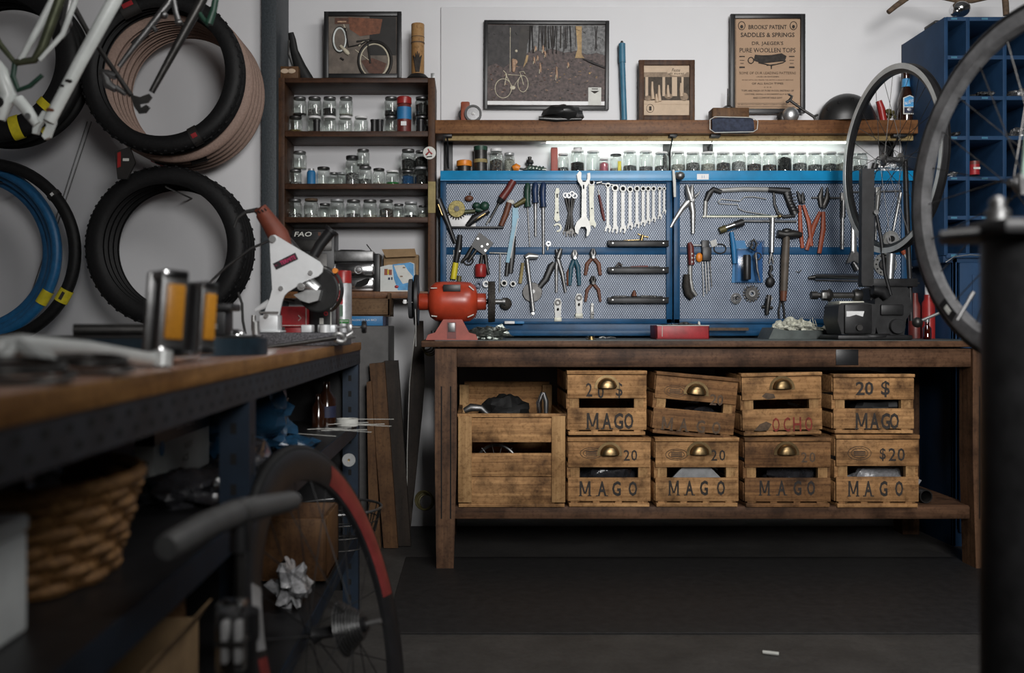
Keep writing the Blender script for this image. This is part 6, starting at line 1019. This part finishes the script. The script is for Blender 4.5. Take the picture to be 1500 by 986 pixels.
def can():
    Y=2.92; b=lb(Y)
    H=b-397
    item('spray_can','spray can with red cap and red green label on the left bench','can',Y,[('body','label_silver',[('l',502.5,b-.3,[(0,0),(12.6,0),(12.8,1),(12.8,H-20),(11.5,H-17.5),(0,H-17)])]),('cap','red_plastic',[('l',502.5,b-.3,[(0,H-18.4),(12.5,H-18.4),(12.3,H-2),(11.5,H),(0,H)])]),
     ('label','red_tin',[W(lambda m:[m.lathe([(12.95*Y/F,h0*Y/F),(12.95*Y/F,h1*Y/F)],P(502.5,b,Y),(0,0,1),14,PI*.62) for h0,h1 in ()]),('p',[(491.5,446),(504,446),(504,426),(491.5,426)],.001,-.0268),('m','off_white'),('p',[(491.5,425),(504,425),(504,417),(491.5,417)],.001,-.0268),('m','ink'),('txt','motorex',498,421,3,11,-.0275),('m','off_white'),('txt','CUT',499,432,3.2,7,-.0275),('txt','OIL',496,437,3,5,-.0275)]),
     ('green_band','green_can',[('p',[(491.5,464),(504,464),(504,447),(491.5,447)],.001,-.0268),('m','green_stripe'),('p',[(491,474),(513,474),(513,468),(491,468)],.001,-.0266),('m','off_white'),('p',[(492,470.8),(512,470.8),(512,470),(492,470)],.001,-.0274)])])
can()
# ================================================================== things on the lower board of the unit and below
zbo=lambda Y: VY-(P(0,427,4.15).z-HC)*F/Y
b=zbo(4.2)-.15
item('black_case','black plastic case with slanted white lettering on the wall board behind the saw','case',4.2,[('case','black_plastic',[('b',428,338,491,b,.13,-.02,.006)],[('lettering','off_white',[('txt','FAO',445.5,343.7,7,25,-.0215,.02,0,.25)]),('red_mark','brown_grip',[('b',467,341,471,346,.001,-.0215,0)]),('latch','dark_steel',[('b',432,352,487,368,.004,-.024),('b',440,372,480,410,.003,-.023)])])])
item('chrome_machine','chrome bodied small machine with dark lid on the wall board','machine',4.22,[('lid','dull_steel',[('t',[(489,375),(500,373),(530,374),(546,376)],[6,7.5,8,6]),('b',487,368,548,384,.1,-.03,.006)]),('body','chrome',[('b',489,386,549,405,.1,-.03,.012),('b',491,406,549,b,.1,-.03,.012)],[('opening','dark_hole',[('p',[(521,421),(524,414),(538,408),(543,408),(541,416),(530,421)],.002,-.032),('b',489,404.5,549,406.5,.09,-.025,0)]),('dial','dull_steel',[('r',526,396,6,4.6,.003,-.033)])]),('side','black_plastic',[('b',548,372,557,b,.1,-.02,.004)]),('wire','black_rubber',[('t',[(537,358),(543,366),(549,378)],.8)])])
item('open_carton','open brown carton with raised flap on the wall board','box',4.29,[('box','carton',[('b',562,373,613,b-.2,.07)]),('flap','carton',[('p',[(560,366),(608,365),(611,376),(566,378)],.004,-.03)])])
item('picture_carton','white and blue carton with a picture on the wall board','box',4.19,[('box','carton_white',[('p',[(557,391),(569,388),(590,387),(601,384),(607,386),(608,b-.1),(557,b-.1)],.09)]),('print','sky_blue',[('p',[(575,387.5),(601,384.5),(606,387),(607,425),(583,425),(577,408)],.001,-.0012),('m','off_white'),('p',[(577,389),(592,388),(598,397),(605,405),(602,413),(590,416),(583,405)],.001,-.0022),('m','sepia_mid'),('b',590,391,594,393,.0008,-.003,0),('b',586,404,590,406,.0008,-.003,0),('m','orange_grip'),('b',563,394,568,403,.001,-.0012,0),('b',569.5,395,574,403,.001,-.0012,0),('m','yellow'),('b',567.5,395,569.5,402,.001,-.0013,0),('m','navy'),('b',568.5,406.5,571.5,410,.001,-.0012,0),('b',573,406,575,410,.001,-.0012,0),('m','red_tin'),('s',581,420,3,2.2,1,-.001)])])
# metal cabinet below with boxes
item('grey_metal_cabinet','plain dark grey cabinet standing on the floor behind the left bench','cabinet',3.95,[('body','grey_box',[W(lambda m:m.b2((-.83,4.0,0),(P(569,0,4.0).x,4.3,P(0,477.5,3.9).z),.004))]),('door_gap','dark_hole',[W(lambda m:m.b2((P(520,0,4.0).x,3.9992,.1),(P(520,0,4.0).x+.004,4.0006,.85)))])])
ZG=P(0,477.5,3.9).z+.001
item('blue_carton','flat blue box lettered white on the grey cabinet','box',3.9,[('box','blue_print',[W(lambda m:m.b2((P(505,0,4.02).x,4.01,ZG),(P(561,0,4.02).x,4.15,ZG+.04),.001))]),('lettering','white_plastic',[W(lambda m:put_text(m,'SALON DE LA BICI',P(532,0,4.008)+Vector((0,0,ZG+.024-P(0,0,4.008).z)),.008,.11))]),('end_band','navy',[W(lambda m:m.b2((P(561,0,4.02).x-.001,4.015,ZG),(P(565,0,4.02).x,4.145,ZG+.038)))])])
item('wooden_drawer','open brown wooden box above the blue box','box',3.98,[(None,'drawer_wood',[W(lambda m:(lambda x0,x1,z0:(m.b2((x0,4.06,z0),(x1,4.07,z0+.075),.002),m.b2((x0,4.25,z0),(x1,4.26,z0+.10)),m.b2((x1-.01,4.06,z0),(x1,4.26,z0+.10),.002),m.b2((x0,4.06,z0),(x0+.01,4.26,z0+.10)),m.b2((x0,4.06,z0),(x1,4.26,z0+.006))))(P(508,0,4.06).x,P(571,0,4.06).x,ZG+.0405))])])
item('small_white_jar','small white and green pot behind the spray can','pot',3.83,[('pot','off_white',[W(lambda m:m.lathe([(0,0),(.017,0),(.017,.05),(.012,.055),(.012,.068),(0,.068)],(P(519,0,3.87).x,3.87+.0,ZG+.0395),(0,0,1),16))])]) if False else None
# planks and boards
def plank(name,label,pts,Y0,th,mat): item(name,label,'board',Y0,[(None,mat,[('p',pts,th)])])
plank('wooden_plank','brown plank edge leaning behind the left bench end',[(541,533),(563,531),(583,803),(562,803)],3.93,.03,'plank_wood')
plank('wooden_plank','dark wide board leaning beside the brown plank',[(562,529),(583,528),(588,600),(602,800),(580,800)],3.96,.03,'plank_dark')
plank('wooden_plank','short light plank low behind the left bench end',[(537,560),(544,558),(558,804),(541,804)],3.9,.03,'plank_wood')
item('ski_board','tall dark curved board leaning on the wall left of the bench leg','board',4.0,[('board','plank_dark',[('p',[(608,478),(613,470),(620,470),(622,560),(619,600),(609,700),(599,797),(596,797),(597,660),(600,560)],.018)]),('edge','off_white',[('t',[(609,478),(600,560),(596.5,660),(596,790)],.5,-.001)])])
item('coiled_cord','olive cord coiled and hanging under the bench left corner','cord',3.9,[(None,'olive',[W(lambda m:[m.tor(P(621+i,733+i*1.5,3.9)+Vector((0,.01*i,0)),(.2*i-.3,-1,.1),.037-.002*i,.004,28,7) for i in range(4)])])])
item('tangled_cord','tangled green cord hanging at the left corner of the bench top','cord',3.66,[(None,'olive',[W(lambda m:[m.tor(P(625+2*i,505+i*2,3.75),(.3*i-.4,-1,.3-.2*i),.022+.002*i,.0025,22,6) for i in range(4)])])])
item('hanging_tube','brown bent steel tube clamp between wall board and bench','tube',3.9,[(None,'dull_steel',[('t',[(609,478),(608,500),(610,520)],[1.5,1.5,1.5])])]) if False else None
# ================================================================== under the left bench
ZM=.6108; ZF=.2608
def under(name,label,cat,parts,Y): return item(name,label,cat,Y,parts)
def basket(m):
    c=Vector((-.59,1.17,ZM)); n=56; rows=7; rx,ry=.14,.155
    for j in range(rows):
        z=.008+j*.0165; g=1+.03*j
        pts=[]
        for i in range(n):
            a=2*PI*i/n; k=1+.028*(1 if (i//2+j)%2 else -1); pts.append(c+Vector((rx*g*k*math.cos(a),ry*g*k*math.sin(a),z)))
        m.tube(pts,.0082,6,True)
    pts=[c+Vector((rx*1.23*math.cos(2*PI*i/n),ry*1.23*math.sin(2*PI*i/n),rows*.0165+.006)) for i in range(n)]; m.tube(pts,.009,8,True)
    m.lathe([(0,0),(.135,0),(.135,.004),(0,.004)],c,(0,0,1),28)
under('wicker_basket','round woven wicker basket on the shelf under the left bench','basket',[('weave','wicker',[W(basket)]),('stake','wicker',[W(lambda m:[m.cyl(Vector((-.59+.14*math.cos(a),1.17+.155*math.sin(a),ZM+.003)),Vector((-.59+.170*math.cos(a),1.17+.188*math.sin(a),ZM+.12)),.005,6) for a in [2*PI*i/28 for i in range(28)]])])],1.17)
under('plastic_bag','grey clear plastic bag bulging out of the wicker basket','bag',[(None,'clear_bag',[W(lambda m:(m.ell((-.60,1.12,ZM+.12),(.10,.10,.055),24,14,.3),m.ell((-.53,1.12,ZM+.145),(.035,.04,.04),20,12,.5)))])],1.1)
under('foam_box','pale grey foam block at the left edge under the bench','box',[('block','foam',[W(lambda m:m.b2((-.62,.80,ZM),(-.448,.965,ZM+.10),.004))]),('lid','foam',[W(lambda m:m.b2((-.622,.798,ZM+.1005),(-.446,.967,ZM+.118),.005))])],.9)
under('shoe_carton','white carton with black printed band under the left bench','box',[('box','carton_white',[W(lambda m:m.b2((-.80,1.76,ZM),(-.585,2.13,ZM+.118),.002))]),('band','black_frame',[W(lambda m:m.b2((-.801,1.758,ZM+.085),(-.5835,2.131,ZM+.1195)))]),('print','ink',[W(lambda m:(put_text(m,'N10 F',Vector((-.5838,1.97,ZM+.062)),.014,.05,(0,1,0)),put_text(m,'6CS',Vector((-.5838,1.95,ZM+.038)),.014,.04,(0,1,0)),put_text(m,'12S',Vector((-.605,1.7585,ZM+.035)),.012,.022),put_text(m,'UPN',Vector((-.605,1.7585,ZM+.055)),.008,.022)))]),('dot','blue_print',[W(lambda m:m.lathe([(0,0),(.014,0),(.014,.001),(0,.001)],(-.5835,1.80,ZM+.075),(1,0,0),16))]),('white_print','white_plastic',[W(lambda m:(put_text(m,'TORCS',Vector((-.62,1.7575,ZM+.105)),.01,.05),put_text(m,'BIKE PARTS',Vector((-.583,1.95,ZM+.104)),.007,.12,(0,1,0))))])],1.9)
under('teal_carton','teal and navy carton behind the wicker basket','box',[('box','teal_box',[W(lambda m:m.b2((-.80,1.53,ZM),(-.60,1.70,ZM+.11),.002))]),('band','navy',[W(lambda m:m.b2((-.801,1.529,ZM+.07),(-.5995,1.701,ZM+.1105)))]),('lettering','label_silver',[W(lambda m:put_text(m,'AJATA',Vector((-.66,1.5285,ZM+.09)),.02,.10))])],1.6)
under('black_bag','shiny black plastic bag slumped before the white carton','bag',[(None,'plastic_bag',[W(lambda m:(m.ell((-.50,1.72,ZM+.012),(.08,.13,.035),28,16,.35),m.ell((-.46,1.92,ZM+.022),(.05,.10,.05),24,14,.4)))])],1.7)
under('blue_bag','crumpled blue plastic bag on the shelf behind the bench leg','bag',[(None,'blue_bag',[W(lambda m:(m.ell((-.56,2.32,ZM+.075),(.11,.12,.095),32,20,.3),m.ell((-.50,2.30,ZM+.11),(.045,.06,.075),24,14,.4),m.ell((-.43,2.33,ZM+.015),(.045,.05,.022),20,12,.4)))])],2.3)
under('chrome_hub','small chrome hub at the shelf edge beside the bench leg','hub',[(None,'chrome',[W(lambda m:m.lathe([(0,0),(.018,0),(.02,.006),(.01,.012),(.01,.03),(.02,.036),(.018,.042),(0,.042)],(-.445,1.66,ZM+.022),(1,-.2,.1),18))])],1.66)
for (x,Y,h,r,mt,lab) in ((466,2.9,.10,.020,'beer_amber','brown glass bottle with narrow neck on the back of the middle shelf'),(478,2.95,.135,.03,'beer_amber','wider brown bottle with blue label on the back of the middle shelf')):
    X=P(x,0,Y).x; under('bottle',lab,'bottle',[('glass',mt,[W(lambda m,X=X,Y=Y,h=h,r=r:m.lathe([(0,0),(r,0),(r,h*.6),(r*.4,h*.8),(r*.4,h),(0,h)],(X,Y,ZM),(0,0,1),20))])]+([('label','navy',[W(lambda m,X=X,Y=Y,r=r:m.lathe([(r+.0005,.025),(r+.0005,.06),(r,.06),(r,.025),(r+.0005,.025)],(X,Y,ZM),(0,0,1),20))])] if r>.025 else []),Y)
under('tape_roll','pale green tape roll on the back of the middle shelf','tape',[(None,'off_white',[W(lambda m:m.lathe([(.02,0),(.033,0),(.033,.022),(.02,.022),(.02,0)],(P(510,0,2.95).x,2.93,ZM),(0,0,1),24))])],2.93)
under('loose_papers','scattered thin white strips lying on the middle shelf edge','papers',[(None,'off_white',[W(lambda m:[m.box((P(475+i*7,0,2.8).x,2.66+.05*((i*3)%7),ZM+.003+.0016*i),(.13,.006,.001),Matrix.Rotation(.5*((i*5)%7-3)/3,3,'Z')) for i in range(11)])])],2.8)
under('thread_spool','grey round spool hanging beneath the middle shelf end','spool',[('flange','alu',[W(lambda m:m.lathe([(.004,0),(.020,0),(.020,.004),(.004,.004),(.004,0)],P(511,674,2.9),(-.1,1,0),24))]),('core','brass',[W(lambda m:m.lathe([(0,.004),(.012,.004),(.012,.03),(0,.03)],P(511,674,2.9),(-.1,1,0),16))])],2.9)
under('wire_bicycle_basket','black wire bicycle basket on the bottom shelf','basket',[('rim','dull_steel',[W(lambda m:m.tor((-.40,2.86,ZF+.115),(0,0,1),.13,.004,44,8))]),('wire','dark_steel',[W(lambda m:[m.tube([(-.40+.13*math.cos(a),2.86+.13*math.sin(a),ZF+.115),(-.40+.10*math.cos(a),2.86+.10*math.sin(a),ZF+.004)],.0018,5) for a in [2*PI*i/22 for i in range(22)]]+[m.tor((-.40,2.86,ZF+z),(0,0,1),.10+.03*z/.115,.0018,36,6) for z in (.004,.04,.08)])])],2.6)
under('wooden_box','pale wooden box standing behind the bicycle wheel','box',[(None,'plank_wood',[W(lambda m:(m.b2((-.58,2.46,ZF),(-.375,2.47,ZF+.16),.002),m.b2((-.58,2.68,ZF),(-.375,2.69,ZF+.16),.002),m.b2((-.385,2.46,ZF),(-.375,2.69,ZF+.16),.002),m.b2((-.58,2.46,ZF),(-.57,2.69,ZF+.16)),m.b2((-.58,2.46,ZF),(-.375,2.69,ZF+.008))))])],2.3)
under('crumpled_paper','crumpled pale paper bag on the bottom shelf behind the wheel','paper',[(None,'clear_bag',[W(lambda m:m.ell((-.43,2.28,ZF+.038),(.04,.07,.045),20,12,.5))])],1.95)
under('cardboard_box','open brown cardboard box on the bottom shelf in the foreground','box',[('box','carton',[W(lambda m:(m.b2((-.66,1.0,ZF),(-.40,1.008,ZF+.23),.001),m.b2((-.66,1.392,ZF),(-.40,1.40,ZF+.23),.001),m.b2((-.408,1.0,ZF),(-.40,1.40,ZF+.23),.001),m.b2((-.66,1.0,ZF),(-.652,1.40,ZF+.23)),m.b2((-.66,1.0,ZF),(-.40,1.40,ZF+.006))))]),('flap','carton',[W(lambda m:m.prism([(-.40,1.01,ZF+.23),(-.40,1.39,ZF+.23),(-.378,1.38,ZF+.262),(-.378,1.03,ZF+.258)],(.004,0,.001)))]),('mark','ink',[W(lambda m:m.b2((-.3995,1.18,ZF+.15),(-.3985,1.30,ZF+.175)))])],1.1)
under('wood_offcut','red brown wooden board standing in the bottom shelf','board',[(None,'plank_wood',[W(lambda m:m.b2((-.70,1.42,ZF),(-.43,1.44,ZF+.27),.002))])],1.35)
# ================================================================== floor pump and bicycle wheel in front of the bench
def pump():
    a=P(243,803,1.03); b_=P(300,770,1.11); d=P(352,749,1.2); e_=P(430,733,1.36); xs,ys=d.x,d.y
    item('floor_pump','floor pump with long grey T handle before the left bench','pump',1.2,[
     ('handle','pump_grip',[W(lambda m:m.tube([a,a.lerp(b_,.15),b_,d,d.lerp(e_,.9),e_],[.0135,.0155,.016,.0165,.014,.012],16))],[('seam_ring','dark_steel',[W(lambda m:m.tor(P(346,751,1.19),(b_-d).normalized(),.0165,.0012,20,6))])]),
     ('collar','black_plastic',[W(lambda m:m.cyl((xs,ys,d.z-.05),(xs,ys,d.z-.012),.014,14,.012))]),
     ('shaft','dark_steel',[W(lambda m:m.cyl((xs,ys,.55),(xs,ys,d.z-.05),.006,12))]),
     ('barrel','black_plastic',[W(lambda m:m.lathe([(0,0),(.021,0),(.021,.50),(.024,.505),(.024,.54),(0,.54)],(xs,ys,.02),(0,0,1),20))]),
     ('base','black_plastic',[W(lambda m:m.b2((xs-.04,ys-.11,0),(xs+.04,ys+.11,.022),.006))]),
     ('gauge_block','clear_plastic',[W(lambda m:m.b2((xs-.017,ys-.055,.50),(xs+.017,ys-.027,.585),.004))],[('marking','white_plastic',[W(lambda m:(m.b2((xs-.012,ys-.05,.51),(xs-.004,ys-.032,.56),.002),m.b2((xs+.004,ys-.05,.51),(xs+.012,ys-.032,.56),.002)))]),('clip','dark_steel',[W(lambda m:m.b2((xs-.018,ys-.057,.533),(xs+.018,ys-.024,.538)))])])])
pump()
Rr=.345
tp=[(Rr-.0115+.0115*math.cos(a),.0115*math.sin(a)) for a in [i*2*PI/14 for i in range(14)]]
rp=[(Rr-.012,.0115),(Rr-.02,.013),(Rr-.045,.0125),(Rr-.068,.005),(Rr-.068,-.005),(Rr-.045,-.0125),(Rr-.02,-.013),(Rr-.012,-.0115)]
rs=[(Rr-.02,.0136),(Rr-.045,.0131),(Rr-.062,.0078),(Rr-.062,.0065),(Rr-.045,.0118),(Rr-.02,.0124)]
def cass(c,n,u,w):
    out=[]
    for i in range(9): out.append(('cassette_cog','cog_steel',[W(lambda m,i=i:m.ring(c,n,[(.014,.022+.0046*i),(.050-.0033*i,.022+.0046*i),(.049-.0033*i,.0238+.0046*i),(.014,.0238+.0046*i)],40))]))
    out.append(('rim_stripe','label_silver',[W(lambda m:m.ring(c,n,rs,24,R(12),R(30)))])); out.append(('rim_stripe','stripe_red',[W(lambda m:m.ring(c,n,rs,24,R(-30),R(10)))]))
    out.append(('axle','steel',[W(lambda m:m.cyl(c+n*.05,c+n*.095,.0045,10))]))
    return out
def redstripe():
    pass
wheel('racing_wheel','dark deep rimmed racing wheel with red stripe leaning before the left bench',486.6,924.8,1.731,2.9445-PI,.2605,Rr,rp,'black_frame',24,[(0,-.06),(.005,-.06),(.005,-.045),(.016,-.035),(.01,-.02),(.012,.015),(.018,.02),(.013,.02),(.013,.068),(0,.068)],'black_iron',('tyre_black',tp),face=('stripe_red',rs,R(120),R(184)),extra=cass,hub_m='black_iron')
